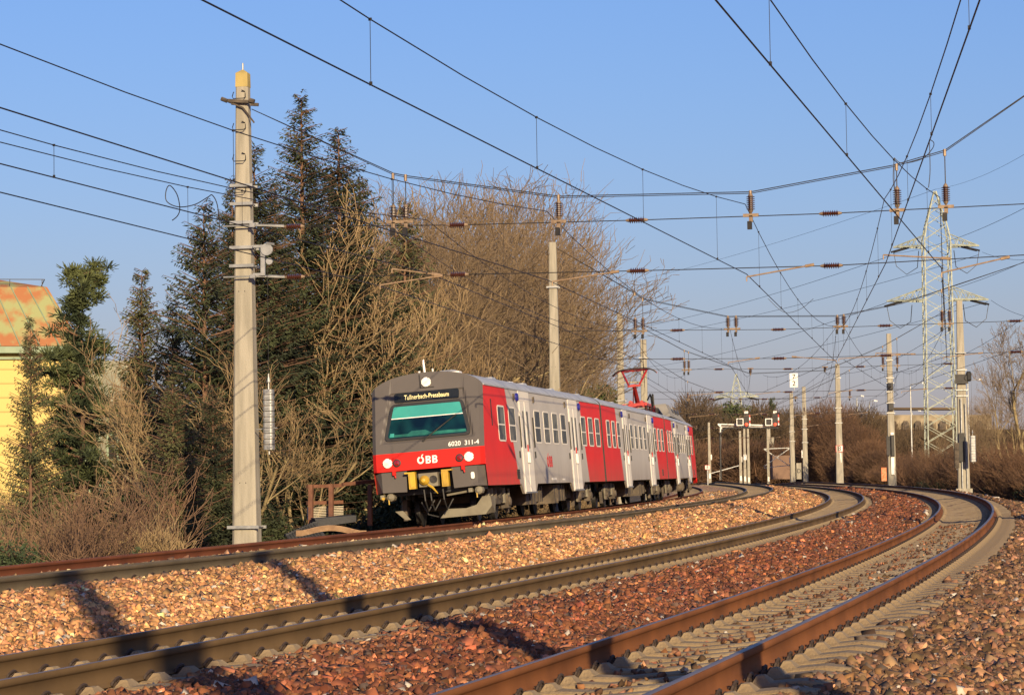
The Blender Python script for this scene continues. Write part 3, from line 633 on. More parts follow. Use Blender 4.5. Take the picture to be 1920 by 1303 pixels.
b.tube([(-.2, .02, 1.02), (-.22, -.10, .94), (-.20, -.22, .78)], [.03, .03, .01], 5, 1)
o = b.build('coupler', [m_undert, m_yellow, m_dark], car1)
for y in (.42, -.42):
    b = MB(); b.box((-.06, y, 1.14), (.10, .085, .20), 0); b.box((-.17, y, 1.14), (.012, .05, .16), 0); b.box((-.05, y*1.12, 1.345), (.12, .13, .018), 0)
    b.build('coupler_guard', m_yellow, o)
for y in (.88, -.88):
    b = MB(); b.box((-.03, y, 1.37), (.05, .04, .05)); b.tube([(-.03, y, 1.36), (-.05, y-.03, 1.25)], .022, 5); b.build('lashing_eye', m_red, car1)
b = MB(); b.prism(rrect(.09, .17, .04), (.012, -1.10, 1.16), (0, -1, 0), (0, 0, 1), (-1, 0, 0), .03); b.build('socket_cover', m_white, car1)
b = MB()
for sg, pl in ((-1, [(.10, .16), (.30, .38), (.78, .36), (1.05, .42), (1.22, .62), (1.42, .62), (1.44, .38), (1.26, .17)]), (1, [(.66, .18), (.80, .19), (1.04, .42), (.84, .42)])):
    b = MB(); b.prism([(sg*a, c) for a, c in (pl if sg < 0 else pl[::-1])], (.55, 0, 0), (0, 1, 0), (-.15, 0, 1), (-1, 0, 0), .03)
    if sg > 0: b.build('snow_plough', m_undert, car1); continue
    b.add([(.55, -1.44, .38), (.55, -1.26, .17), (1.1, -1.40, .2), (1.1, -1.44, .6), (.5, -1.42, .62)], [(0, 1, 2, 3, 4)])
    b.build('snow_plough', m_undert, car1)
b = MB()
for y in (1.1, -1.15): b.lathe((.35, y-.05, .78), (-1, 0, 0), [(0, .11), (.25, .10), (.3, .04)], 10, 0); b.tube([(.1, y, .74), (.1, y, .60)], .018, 5, 1); b.box((.2, y+.16, .80), (.1, .05, .05), 0)
b.tube([(.05, 1.22, .76), (.0, 1.22, .76)], .04, 8, 1)
for y in (.18, .02, -.30): b.tube([(.05, y, .98), (.0, y-.03, .62), (.15, y-.06, .36), (.3, y-.2, .62)], .022, 5, 2)
b.tube([(.3, -.35, .72), (.3, -.95, .78)], .03, 6, 0); b.tube([(.25, .30, .60), (.3, .16, .28), (.3, -.10, .20)], .02, 5, 2)
b.build('brake_pipes', [m_undert, m_yellow, m_dark], car1)
b = MB(); b.prism([(1.08, 2.40), (1.20, 2.40), (1.20, 3.08), (1.08, 3.08)], (.4, -HW, 0), (1, 0, 0), (0, 0, 1), (0, -1, 0), .008); b.prism([(1.08, 2.40), (1.08, 3.08), (1.20, 3.08), (1.20, 2.40)], (.4, HW, 0), (1, 0, 0), (0, 0, 1), (0, 1, 0), .008); b.build('cab_slot_window', m_dark, car1)
b = MB(); b.tube([(1.0, .1, 3.8), (1.0, .12, 4.18)], .03, 6); b.tube([(1.3, -.05, 3.82), (1.3, -.05, 3.97)], .02, 5); b.tube([(1.3, .3, 3.82), (1.3, .3, 3.93)], .03, 5); b.build('antenna', m_white, car1)
b = MB(); b.box((1.5, -.62, 3.80), (.25, .14, .05), taper=.7); b.box((9.0, -.7, 3.77), (.4, .12, .04), taper=.7); b.build('roof_hatch', m_white, car1)
# rear cab end of the last carriage, pantograph, roof fairing
rs = [(L3-x, y, z) for x, y, z in [p for col in grid for p in col]]; n_ = len(grid[0]); f = []
for i in range(len(grid)-1):
    for k in range(n_-1): f.append((i*n_+k, (i+1)*n_+k, (i+1)*n_+k+1, i*n_+k+1))
b = MB(); b.add(rs, f); b.build('cab_end', [m_red], car3)
b = MB(); b.add([(L3-.02, -1.22, 1.40), (L3-.05, -HW, 1.42), (L3-.28, -HW, .62), (L3-.02, -1.22, .60)], [(0, 1, 2, 3), (3, 2, 1, 0)]); b.build('rear_skirt', m_red, car3)
b = MB()
xa, xb = 8.6, 21.6
b.add([(xa, -1.22, 3.70), (xb+1.2, -1.15, 3.66), (xb, -.85, 4.12), (xa+1.4, -.95, 4.33), (xa, 1.22, 3.70), (xb+1.2, 1.15, 3.66), (xb, .85, 4.12), (xa+1.4, .95, 4.33)], [(0, 1, 2, 3), (3, 2, 6, 7), (7, 6, 5, 4), (0, 3, 7, 4), (1, 5, 6, 2)], 0)
for x in (11.5, 14, 16.5, 18.6):
    b.box((x, -.98, 4.08), (.55, .02, .10), 1, Y=(0, 1, 0), Z=(0, .45, .9)); b.box((x+.2, -.5, 4.30), (.3, .25, .05), 0)
b.build('roof_fairing', [m_fair, m_dark], car3)
pr_ = MB(); px_ = 4.6
for y in (-.5, .5): pr_.bar((px_-1.3, y, 4.18), (px_+1.5, y, 4.18), .09, 0, .10)
for x in (-1.2, 0, 1.4): pr_.bar((px_+x, -.55, 4.2), (px_+x, .55, 4.2), .09, 0, .12)
pr_.tube([(px_+.9, -.3, 4.28), (px_-.9, -.3, 4.3)], .08, 8, 0); pr_.tube([(px_+.9, .25, 4.28), (px_+.1, .25, 4.34)], .10, 8, 0)
po_ = pr_.build('pantograph_base', m_pred, car3)
kn = Vector((px_-.45, 0, 5.05)); ft = Vector((px_+1.0, 0, 4.3)); hd_ = Vector((px_+.6, 0, 5.80))
b = MB(); b.tube([ft, kn], [.11, .085], 8); b.tube([ft+Vector((-.3, .18, .0)), kn+Vector((.08, .05, -.15))], .022, 5); b.box(kn, (.10, .28, .05)); b.build('lower_arm', m_pred, po_)
b = MB()
for sg in (-1, 1): b.tube([kn+Vector((0, sg*.22, 0)), hd_+Vector((0, sg*.55, -.05))], .045, 6)
b.tube([hd_+Vector((0, -.6, -.05)), hd_+Vector((0, .6, -.05))], .035, 5); b.build('upper_arm', m_pred, po_)
b = MB()
for xx in (-.18, .18):
    b.tube([hd_+Vector((xx, y, z)) for y, z in ((-.98, -.22), (-.85, -.10), (-.68, -.02), (-.5, .02), (0, .04), (.5, .02), (.68, -.02), (.85, -.10), (.98, -.22))], .032, 5, 1 if xx < 0 else 0)
b.bar(hd_+Vector((-.18, -.5, .0)), hd_+Vector((.18, -.5, .0)), .03); b.bar(hd_+Vector((-.18, .5, .0)), hd_+Vector((.18, .5, .0)), .03); b.build('collector_head', [m_pred, m_dark], po_)
for x, y in ((-1.2, -.5), (-1.2, .5), (1.4, -.5), (1.4, .5), (2.4, -.6), (2.4, .2)):
    b = MB(); b.lathe((px_+x, y, 3.74), (0, 0, 1), [(0, .06)]+[(.06+.06*k+dz, r_) for k in range(6) for dz, r_ in ((0, .06), (.015, .11), (.03, .06))]+[(.45, .05)], 8); b.build('roof_insulator', m_pred if x > 2 else m_insul, car3)
b = MB(); b.box((px_+3.3, 0, 3.95), (.55, .9, .16), taper=.8); b.tube([(px_+1.6, -.4, 4.45), (px_+2.1, -.5, 4.7), (px_+2.6, -.5, 4.6), (px_+3.0, -.5, 4.1)], .04, 6); b.tube([(px_+2.0, -.6, 4.0), (px_+2.0, -.6, 4.7), (px_+2.6, -.6, 4.7), (px_+2.6, -.6, 4.1)], .03, 5); b.build('roof_gear', m_dark, car3)

# ------------------------------------------------------------------ catenary masts
MG = 'concrete catenary masts along the line'
def mast(s, d, zt, wb, wt, label, spikes=True, base=None, bands=(), dots=0, m=None, cap=None, dep=None, zb=None):
    z0 = (float(ZT(s, d)) if zb is None else zb); root = empty('catenary_mast', F(s, d, z0), label, 'mast', MG, HD(s)); H = zt-z0
    b = MB(); n = 14; q = dep or .9
    for i in range(n):
        a, c = i/n, (i+1)/n; wa, wc = wb+(wt-wb)*a, wb+(wt-wb)*c; za, zc = H*a, H*c; v = []
        for z, w_ in ((za, wa), (zc, wc)):
            ch = w_*.10
            for x, y in ((-.5, -.5+.1), (-.5+.1, -.5), (.5-.1, -.5), (.5, -.5+.1), (.5, .5-.1), (.5-.1, .5), (-.5+.1, .5), (-.5, .5-.1)): v.append((x*w_*q, y*w_, z))
        b.add(v, [(k, (k+1) % 8, 8+(k+1) % 8, 8+k) for k in range(8)])
    k = len(b.v)-8; b.f.append(tuple(k+i for i in range(8))); b.m.append(0)
    b.build('pole', m or m_conc, root)
    if cap:
        b = MB(); b.add([(x*wt*q, y*wt, 0) for x, y in ((-.51, -.51), (.51, -.51), (.51, .51), (-.51, .51))]+[(x*wt*q*1.04, y*wt*1.04, -cap) for x, y in ((-.51, -.51), (.51, -.51), (.51, .51), (-.51, .51))]+[(0, 0, .10)], [(0, 1, 8), (1, 2, 8), (2, 3, 8), (3, 0, 8), (4, 5, 1, 0), (5, 6, 2, 1), (6, 7, 3, 2), (7, 4, 0, 3)])
        c = b.build('cap', m_conc_top, root); c.location = (0, 0, H); b = MB(); b.tube([(0, 0, 0), (0, 0, .24)], .02, 6); b.build('spike', m_galv, c)
    if base:
        b = MB(); b.box((0, 0, base/2-.1), (.42, .48, base/2+.1)); b.build('footing', m_conc, root)
    for h in bands:
        ww = (wb+(wt-wb)*h/H)/2+.03; b = MB()
        b.box((-ww*q-.03, 0, h), (.03, ww+.06, .035)); b.box((ww*q+.03, 0, h), (.03, ww+.06, .035)); b.tube([(-ww*q-.05, ww, h), (ww*q+.05, ww, h)], .014, 5); b.tube([(-ww*q-.05, -ww, h), (ww*q+.05, -ww, h)], .014, 5); b.build('clamp_band', m_galv, root)
    for h in (dots if isinstance(dots, (list, tuple)) else ()):
        ww = (wb+(wt-wb)*h/H)/2; b = MB()
        for y in (-.05, .09): b.lathe((-ww*q+.005, y, h), (-1, 0, 0), [(0, .013), (.006, .013)], 6)
        b.build('bolt_hole', m_dark, root)
    return root, H
def steps(root, hs, wb, wt, H, q=.9):
    for h in hs:
        w_ = wb+(wt-wb)*h/H; x = -w_*q/2; b = MB()
        b.tube([(x+.02, .12*w_/.4+.10, h+.17), (x-.03, .18, h+.16), (x-.13, .18, h+.05), (x-.13, .16, h), (x-.13, -.08, h), (x-.03, -.10, h+.04), (x+.02, -.08, h+.18)], .011, 5)
        b.tube([(x, -.08, h+.17), (x-.06, -.02, h+.20)], .012, 5); b.build('step_iron', m_dark, root)
mL, HL = mast(60, 19.07, 11.62, .585, .275, 'large pale concrete mast with climbing irons at the left, nearest the camera', cap=.32, bands=(2.55-1.6, 6.9-.02, 7.3, 7.9-.03, 8.3, 8.72), zb=.3, dots=(7.75-.9, 7.2-.9, 1.95))
steps(mL, [8.55+.415*2*i*.5*1.0+.0 for i in (0,)]+[8.55+.72*i for i in range(1, 8) if 8.55+.72*i < 10.9], .585, .275, HL)
b = MB()      # collar carrying the head wires
b.bar((-.22, -.30, 10.62), (-.22, .34, 10.68), .07); b.bar((.22, -.30, 10.62), (.22, .34, 10.68), .07); b.tube([(-.22, .36, 10.68), (-.2, -.05, 10.50), (-.15, -.30, 10.15)], .022, 5); b.tube([(-.26, .44, 10.72), (-.26, .30, 10.66)], .05, 6); b.tube([(-.26, -.22, 10.66), (-.26, -.34, 10.62)], .055, 6); b.build('head_wire_collar', m_under, mL)
b = MB(); b.box((-.30, -.52, 6.98), (.03, .05, .35)); b.box((-.30, -.42, 7.30), (.05, .12, .03)); b.box((-.30, -.42, 6.66), (.05, .12, .03)); b.lathe((-.30, -.62, 7.22), (-1, 0, 0), [(0, .14), (.03, .12), (.06, .14)], 12); b.tube([(-.35, -.62, 7.36), (-.35, -.80, 7.33)], .03, 6); b.lathe((-.30, -.68, 6.95), (-1, 0, 0), [(0, .08), (.06, .08)], 10); b.build('pulley_bracket', m_galv, mL)
# tension weights hanging beside the large mast
def weights(s, d, ztop, n, label, rope_to=None, r_=.13, m=None, zrod=.35, th=.125):
    root = empty('tension_weight', F(s, d, ztop-n*th), label, 'weight', 'tension weights hanging beside the masts', HD(s))
    for i in range(n):
        b = MB(); pr = rrect(2*r_, 2*r_, r_*.5, 3); b.prism(pr, (0, 0, i*th+.008), (1, 0, 0), (0, 1, 0), (0, 0, 1), th-.016); b.box((-.01-r_, -.03+(.05 if i % 2 else -.01), i*th+th*.5), (.008, .05, .012)); b.build('weight_disc', m or m_galv, root)
    b = MB(); b.tube([(0, 0, -.1), (0, 0, n*th+zrod)], .018, 6); b.lathe((0, 0, n*th+zrod*.4), (0, 0, 1), [(0, .02), (.02, .05), (.14, .02)], 8); b.build('rod', m_galv, root)
    if rope_to: b = MB(); b.tube([(0, 0, n*th+zrod), (0, 0, rope_to-ztop+n*th)], .007, 4); b.build('rope', m_wire, root)
    return root
weights(59.6, 18.42, 4.35, 11, 'stack of grey tension weights hanging right of the large left mast', 7.1, r_=.115)
b = MB(); b.tube([(-.30, -.33, 3.15), (-.30, -.82, 3.17)], .014, 5); b.tube([(-.44, -.52, 3.17), (-.44, -.84, 3.17)], .012, 5); b.build('weight_guide', m_galv, mL)

mast(112, 19.25, 12.68, .54, .30, 'concrete mast rising behind the first carriage of the train', bands=(9.9, 5.1), dots=(8.2, 7.6, 6.6, 6.0, 4.6))
m3, H3 = mast(165, 20.05, 13.55, .58, .32, 'concrete mast behind the raised pantograph, the broader of the pair', bands=(9.6, 6.9, 5.9), dots=(8.6, 7.8, 5.2))
b = MB()
for h in (4.3, 5.6, 6.7, 8.0): b.bar((0, .3, h), (0, -1.5, h), .10)
b.build('tie_beam', m_conc, m3)
mast(165, 18.65, 11.9, .45, .36, 'slimmer round-topped concrete pole beside the mast behind the pantograph', bands=(9.0,), zb=1.8)
mr1, HR1 = mast(165, -.25, 13.85, .72, .34, 'grey concrete mast at the right carrying two tension weights and cables', bands=(6.4, 6.05, 8.6, 7.6), base=.55, dots=(10.7, 9.9, 9.1, 8.3), dep=.8)
b = MB(); b.tube([(-.36, .10, .5), (-.34, .08, 5.9)], .045, 6); b.tube([(-.36, -.18, .5), (-.34, -.16, 5.6)], .03, 6); b.box((-.42, .1, 3.0), (.05, .16, .85), 1); b.build('cable_duct', [m_galv, m_dark], mr1)
b = MB(); b.box((-.3, .0, 7.05), (.1, .38, .28)); b.lathe((-.35, -.42, 6.9), (0, 0, 1), [(0, .1), (.1, .16), (.5, .16), (.6, .1)], 10); b.lathe((-.35, -.30, 7.1), (-1, 0, 0), [(0, .2), (.1, .15)], 10); b.build('pulley', m_dark, mr1)
weights(163.6, .24, 5.35, 10, 'brown-grey stack of weights left of the right mast with cables', 9.0, .15, m_under, th=.15)
weights(163.6, -.72, 5.75, 10, 'grey stack of weights right of the right mast with cables', 9.0, .17, m_galv, th=.155)
mr2, HR2 = mast(220, 0, 15.5, .66, .36, 'pale concrete mast with dark switch gear beside the red and white panel', bands=(7.9, 9.0, 10.4, 7.0, 6.2, 8.6), base=.35, dep=.8)
b = MB(); b.box((-.38, -.02, 6.7), (.12, .2, .28)); b.lathe((-.42, .1, 8.1), (0, 0, 1), [(0, .1), (.2, .22), (.5, .12)], 10); b.box((-.38, -.05, 8.35), (.15, .16, .25)); b.build('switch_gear', m_dark, mr2)
b = MB(); b.box((-.45, .28, 3.6), (.1, .14, .75)); b.box((-.45, -.08, 3.6), (.1, .12, .85)); b.build('cable_box', m_dark, mr2)
b = MB(); b.prism([(-.13, 1.3), (.13, 1.3), (.13, 2.75), (-.13, 2.75)], (-.36, -.05, 0), (0, -1, 0), (0, 0, 1), (-1, 0, 0), .02); b.build('notice_plate', m_sign, mr2)
b = MB(); b.prism([(-.12, 4.3), (.12, 4.3), (.12, 4.65), (-.12, 4.65)], (-.36, -.05, 0), (0, -1, 0), (0, 0, 1), (-1, 0, 0), .02); b.build('number_plate', m_sign, mr2)
mr3, HR3 = mast(275, -.2, 16.1, .74, .42, 'concrete mast with the framed number 8 board in front of the brown thicket', bands=(9.6, 8.0, 6.5, 11.0), base=.42, dep=.8)
mr4, HR4 = mast(330, -1.1, 16.4, .66, .42, 'tall concrete mast with stacked number plates at the vanishing point', bands=(7.4, 8.6, 5.8), dep=.8)
mast(338, -.22, 16.0, .62, .42, 'grey concrete mast half hidden beside the number-plate mast, under the 7 2 board', bands=(6.0, 7.2), dep=.8)
mast(400, -2.2, 14.2, .5, .4, 'distant slim mast just right of the number-plate mast', dep=.8); mast(402, -2.9, 12.4, .5, .4, 'farthest slim mast at the right of the number-plate mast', dep=.8)
for s_, px0, top, lb in ((330, 1331, 792, 'slim far mast above the white board beside the rear of the train'), (340, 1389, 808, 'far mast at the left of the three under the first signal'), (345, 1397, 800, 'middle far mast of the three under the first signal'),
                         (350, 1404, 800, 'far mast at the right of the three under the first signal'), (360, 1441, 800, 'far mast directly under the second signal'), (370, 1484, 797, 'far mast holding the lattice arms right of the second signal')):
    P = at(px0, s_*.985); v = ray(px0, top); zt = v.z*s_*.985+CZ; base_z = gz(P)
    root = empty('catenary_mast', (P.x, P.y, base_z), lb, 'mast', MG, PSI); b = MB(); b.box((0, 0, (zt-base_z)/2), (.15, .175, (zt-base_z)/2), taper=.72); b.build('pole', m_conc, root)
    b = MB(); b.box((-.17, 0, 1.2), (.02, .10, .3)); b.build('number_plate', m_sign, root)
    if px0 in (1389, 1484):
        b = MB(); sg = 1 if px0 == 1389 else 1
        for z1, z2 in ((-4.2, -6.2), (-6.4, -6.6)) if px0 == 1389 else ((-3.0, -3.1), (-5.3, -5.6), (-3.1, -5.4), (-5.4, -3.1)): b.bar((0, .2, zt-base_z+z1), (0, 3.6, zt-base_z+(z1*.55+z2*.45 if px0 == 1389 else z2)), .09)
        b.build('bracket_arm', m_galv, root)
# masts outside the frame whose shadows and wires are in it
mast(60, -.9, 13.2, .62, .34, 'concrete mast standing to the right of the nearest track', bands=()); mast(7.4, -2.03, 12.5, .36, .26, 'concrete mast standing beside the camera'); mast(-5, -5.2, 12.0, .55, .30, 'concrete mast standing behind the camera on the right')
mast(7, 19.4, 12.0, .62, .34, 'concrete mast to the left beyond the train track, level with the camera'); mast(112, -.8, 13.2, .62, .34, 'concrete mast on the right beyond the edge of view')

# ------------------------------------------------------------------ overhead wires
def insul(mb, p, d, L, r_=.11, n=8, body=1, cap=2):
    p, d = Vector(p), Vector(d).normalized(); k = 7; c = L*.16
    mb.lathe(p, d, [(0, .02), (c*.5, r_*.45), (c, r_*.62)], n, cap); mb.lathe(p+d*(L-c), d, [(0, r_*.62), (c*.5, r_*.45), (c, .02)], n, cap)
    pr = []
    for i in range(k): a = c+(L-2*c)*(i+.15)/k; st = (L-2*c)/k; pr += [(a, r_*.5), (a+st*.25, r_), (a+st*.4, r_), (a+st*.6, r_*.5)]
    mb.lathe(p, d, [(c*.9, r_*.5)]+pr+[(L-c*.9, r_*.5)], n, body)
def rope(mb, pts, r_, sag=0, n=5, seg=8):
    out = []
    for a, c in zip(pts[:-1], pts[1:]):
        a, c = Vector(a), Vector(c)
        for i in range(seg if sag else 1):
            t = i/seg; p = a.lerp(c, t); p.z -= sag*4*t*(1-t); out.append(p)
    out.append(Vector(pts[-1])); mb.tube(out, r_, n)
def zr(s): return .33+float(grade(s))
HSP = [7, 60, 112, 165, 220, 275, 330, 385]
# one line per track: contact wire, messenger wire and droppers
PL = {'D': (3.6, 3.35, 3.25, 3.3, 3.2, 3.2, 3.2, 3.2), 'C': (8.2, 7.60, 7.65, 7.75, 7.5, 7.5, 7.5, 7.5), 'B': (12.8, 12.05, 12.0, 12.25, 11.9, 11.9, 11.9, 11.9), 'A': (16.2, 15.95, 16.1, 16.2, 16.1, 16.1, 16.1, 16.1)}
LB = {'D': 'overhead wires above the nearest track, crossing the top right of the sky', 'C': 'overhead wires above the second track, crossing the sky from top centre', 'B': 'overhead wires above the third track, entering at the upper left edge', 'A': 'overhead wires above the train, the lowest pair at the left edge'}
def wire_line(label, PD, hs, hc=5.45, hm=7.05, sag=.85, r_=.0102, drop=True, name='overhead_line', zs=None):
    root = empty(name, F(PD[0][0], PD[0][1], zr(PD[0][0])+5), label, 'overhead wire', 'overhead wires'); o = root.location
    cb, mb, dr = MB(), MB(), []
    cw, mw = [], []
    for i in range(len(PD)-1):
        (s1, d1, c1, m1), (s2, d2, c2, m2) = PD[i], PD[i+1]; a, c = F(s1, d1, zr(s1)+c1), F(s2, d2, zr(s2)+c2); ma, mc = F(s1, d1, zr(s1)+m1), F(s2, d2, zr(s2)+m2); L = (c-a).length; sg = sag*(L/53)**2*min(1, (m1-c1)/1.4+.0)
        for k in range(12):
            t = k/12; cw.append(a.lerp(c, t)); p = ma.lerp(mc, t); p.z -= sg*4*t*(1-t); mw.append(p)
        if drop:
            nd = max(3, int(L/8.5))
            for k in range(nd):
                t = (k+.5)/nd; p = ma.lerp(mc, t); p.z -= sg*4*t*(1-t); q = a.lerp(c, t)
                if (p-q).length > .25: dr.append((p-o, q-o))
    cw.append(c); mw.append(mc)
    cb.tube([p-o for p in cw], r_, 5); cb.build('contact_wire', m_wire, root)
    mb.tube([p-o for p in mw], r_*.85, 5); mb.build('messenger_wire', m_wire, root)
    for p, q in dr[:60]:
        if (p+o).x > 240: continue
        b = MB(); b.tube([p, q], .0045, 4); b.box(p, (.010, .018, .016)); b.box(q+Vector((0, 0, .015)), (.010, .016, .022)); b.build('dropper', m_wire, root)
    return root
for T in 'DCBA':
    wire_line(LB[T], [(HSP[i], PL[T][i], 5.45, 7.0) for i in range(8)], None)
E = [('second pair of overhead wires at the right, crossing towards the second track', [(7, -.9, 5.8, 7.2), (60, 4.55, 5.6, 7.0), (112, 7.7, 5.6, 6.9), (165, 11.5, 5.9, 6.9)]),
     ('second pair of overhead wires near the train track with a looped jumper at the left', [(7, 15.6, 5.5, 6.9), (60, 14.8, 5.7, 6.9), (112, 15.6, 5.7, 7.0), (165, 18.6, 6.0, 7.2)]),
     ('crossing overhead wires above the middle tracks beyond the second span', [(112, 3.1, 5.7, 6.9), (165, 8.0, 5.5, 7.0), (220, 11.8, 5.6, 7)]),
     ('crossing overhead wires running to the right-hand far mast', [(112, 7.4, 5.6, 7), (165, 3.5, 5.6, 7), (220, .3, 6.5, 8)]),
     ('overhead wires climbing from the far tracks to the right edge', [(60, -3.6, 6.2, 7.6), (112, -.2, 6.1, 7.4), (165, 4.3, 5.6, 7)])]
for lb, pd in E: wire_line(lb, pd, None)
# jumper loops
JL = lambda s_, q: [(s_, d, z) for d, z in q]
for lb, pts in (('looped jumper cable hanging at the left of the large mast', JL(45, [(15.13, 6.42), (15.17, 6.83), (15.26, 7.01), (15.34, 6.98), (15.58, 6.86), (15.87, 6.83), (16.08, 6.93), (16.1, 7.1), (16.03, 7.21), (15.9, 7.05), (15.85, 6.81), (15.89, 6.68), (15.99, 6.6)])),
                ('jumper cable sagging between the crossing wires above the upright insulator at the right', JL(57, [(4.18, 8.72), (4.08, 8.62), (3.93, 8.60), (3.6, 8.68), (3.4, 8.87), (3.36, 9.0), (3.44, 9.07)])),
                ('near-vertical jumper cable left of the paired upright insulators', JL(57, [(4.18, 8.72), (4.21, 8.23), (4.13, 7.69)])), ('short near-vertical jumper cable right of the upright insulator', JL(57, [(3.45, 9.05), (3.45, 8.43), (3.49, 8.07)])),
                ('U-shaped jumper loop below the second cross span', JL(100, [(9.9, 9.2), (9.33, 8.69), (8.74, 8.78), (8.25, 9.15)]))):
    b = MB(); pts = [F(*p) for p in pts]; out = []
    for i in range(len(pts)-1):          # Catmull-Rom
        p0, p1, p2, p3 = pts[max(i-1, 0)], pts[i], pts[i+1], pts[min(i+2, len(pts)-1)]
        for k in range(6): t = k/6; out.append(.5*((2*p1)+(p2-p0)*t+(2*p0-5*p1+4*p2-p3)*t*t+(3*p1-p0-3*p2+p3)*t**3))
    out.append(pts[-1]); b.tube(out, .009, 5); tag(b.build('jumper_cable', m_wire), lb, 'jumper cable', 'jumper cables')
# cross spans hung between the left and right masts
def span(s, zo, head, up, lo, sus, arms, ins, label, r_=.011, ir=.115, IL=.50):
    root = empty('cross_span', F(s, 10, zo+6), label, 'cross span wires', 'cross spans holding the overhead wires'); o = root.location
    P = lambda d, z: F(s, d, z)-o
    b = MB(); b.tube([P(*p) for p in head], r_, 5); b.tube([P(d, z-.035*(1 if 0 < i < len(head)-1 else 0)) for i, (d, z) in enumerate(head)], r_*.8, 5); b.build('head_wire', m_wire, root)
    for nm, L in (('upper_span_wire', up), ('lower_span_wire', lo)):
        b = MB(); b.tube([P(*p) for p in L], r_, 5); b.build(nm, m_wire, root)
        for d in ins:
            z = float(np.interp(-d, [-p[0] for p in L], [p[1] for p in L])); b = MB(); v = (P(d-.25, z)-P(d+.25, z)); insul(b, P(d+IL*.5, z), v, IL*1.0, ir*.62); b.build('strain_insulator', [m_wire, m_insul, m_cap], root)
    for d, zt_, z1, z0 in sus:
        b = MB()
        if zt_ > z1+.05: b.tube([P(d, zt_), P(d, z1)], .012, 5)
        insul(b, P(d, z1), (0, 0, -1), z1-z0, ir*.85); b.box(P(d, z0-.04), (.03, .17, .035), 2); b.box(P(d, z0-.12), (.03, .04, .07), 2); b.box(P(d+.03, z0-.26), (.035, .05, .09), 0); b.tube([P(d, zt_+.03), P(d, zt_-.12)], .035, 6, 2); b.build('suspension_insulator', [m_wire, m_insul, m_cap], root)
    for (d1, z1, d2, z2) in arms:
        b = MB(); v = (P(d1, z1)-P(d2, z2)).normalized(); b.tube([P(d1, z1), P(d2, z2)], .017, 6); b.tube([P(d1, z1)-v*.10, P(d1, z1)+v*.10], .035, 6); b.tube([P(d2, z2), P(d2, z2-.10)], .015, 5); b.build('steady_arm', m_arm, root)
    return root
span(60, 1.2, [(18.87, 10.79), (15.56, 9.19), (15.26, 9.12), (11.78, 8.53), (7.47, 8.47), (4.34, 8.94), (3.21, 9.23), (-.9, 11.9)],
     [(18.73, 8.08), (14.07, 7.96), (10.0, 7.93), (5.7, 7.93), (1.55, 7.99), (-.8, 8.05)], [(18.7, 6.92), (14.06, 6.84), (9.97, 6.8), (5.7, 6.78), (1.58, 6.88), (-.8, 6.95)],
     [(15.57, 9.16, 8.48, 8.12), (15.28, 9.12, 8.48, 8.12), (11.78, 8.53, 8.46, 8.00), (7.48, 8.47, 8.45, 7.99), (4.27, 8.94, 8.48, 7.99), (3.22, 9.22, 8.50, 8.03)],
     [(10.54, 6.79, 11.95, 6.62), (6.21, 6.8, 7.6, 6.59), (1.98, 6.83, 3.35, 6.55), (3.25, 6.86, 4.6, 6.98), (14.6, 6.86, 15.62, 7.02), (14.55, 6.82, 15.9, 6.66)],
     [17.9, 14.1, 10.02, 5.73], 'nearest cross span, strung from the large left mast over all tracks')
for y, z in ((8.08, 0), (6.92, 0)):
    b = MB(); zz = y-float(mL.location.z); b.tube([(-.34, .40, zz), (-.34, -.40, zz)], .02, 5); b.box((-.36, -.30, zz), (.05, .06, .045)); b.tube([(-.34, -.36, zz), (-.2, -.62, zz)], .03, 6); b.tube([(-.2, -.62, zz), (-.05, -.95, zz-.01)], .036, 6); b.build('span_wire_anchor', m_galv, mL)
HM = {112: (12.3, 12.3), 165: (13.3, 13.5), 220: (15.0, 15.0), 275: (15.6, 15.7), 330: (16, 16)}
names_ = {112: 'second cross span, reaching from the mast behind the train', 165: 'third cross span, reaching from the masts behind the pantograph', 220: 'fourth cross span, meeting the pale mast with switch gear', 275: 'fifth cross span, meeting the mast with the number 8 board', 330: 'farthest cross span above the signals'}
dL = {112: 19.25, 165: 20.0, 220: 19.5, 275: 19.5, 330: 19.5}
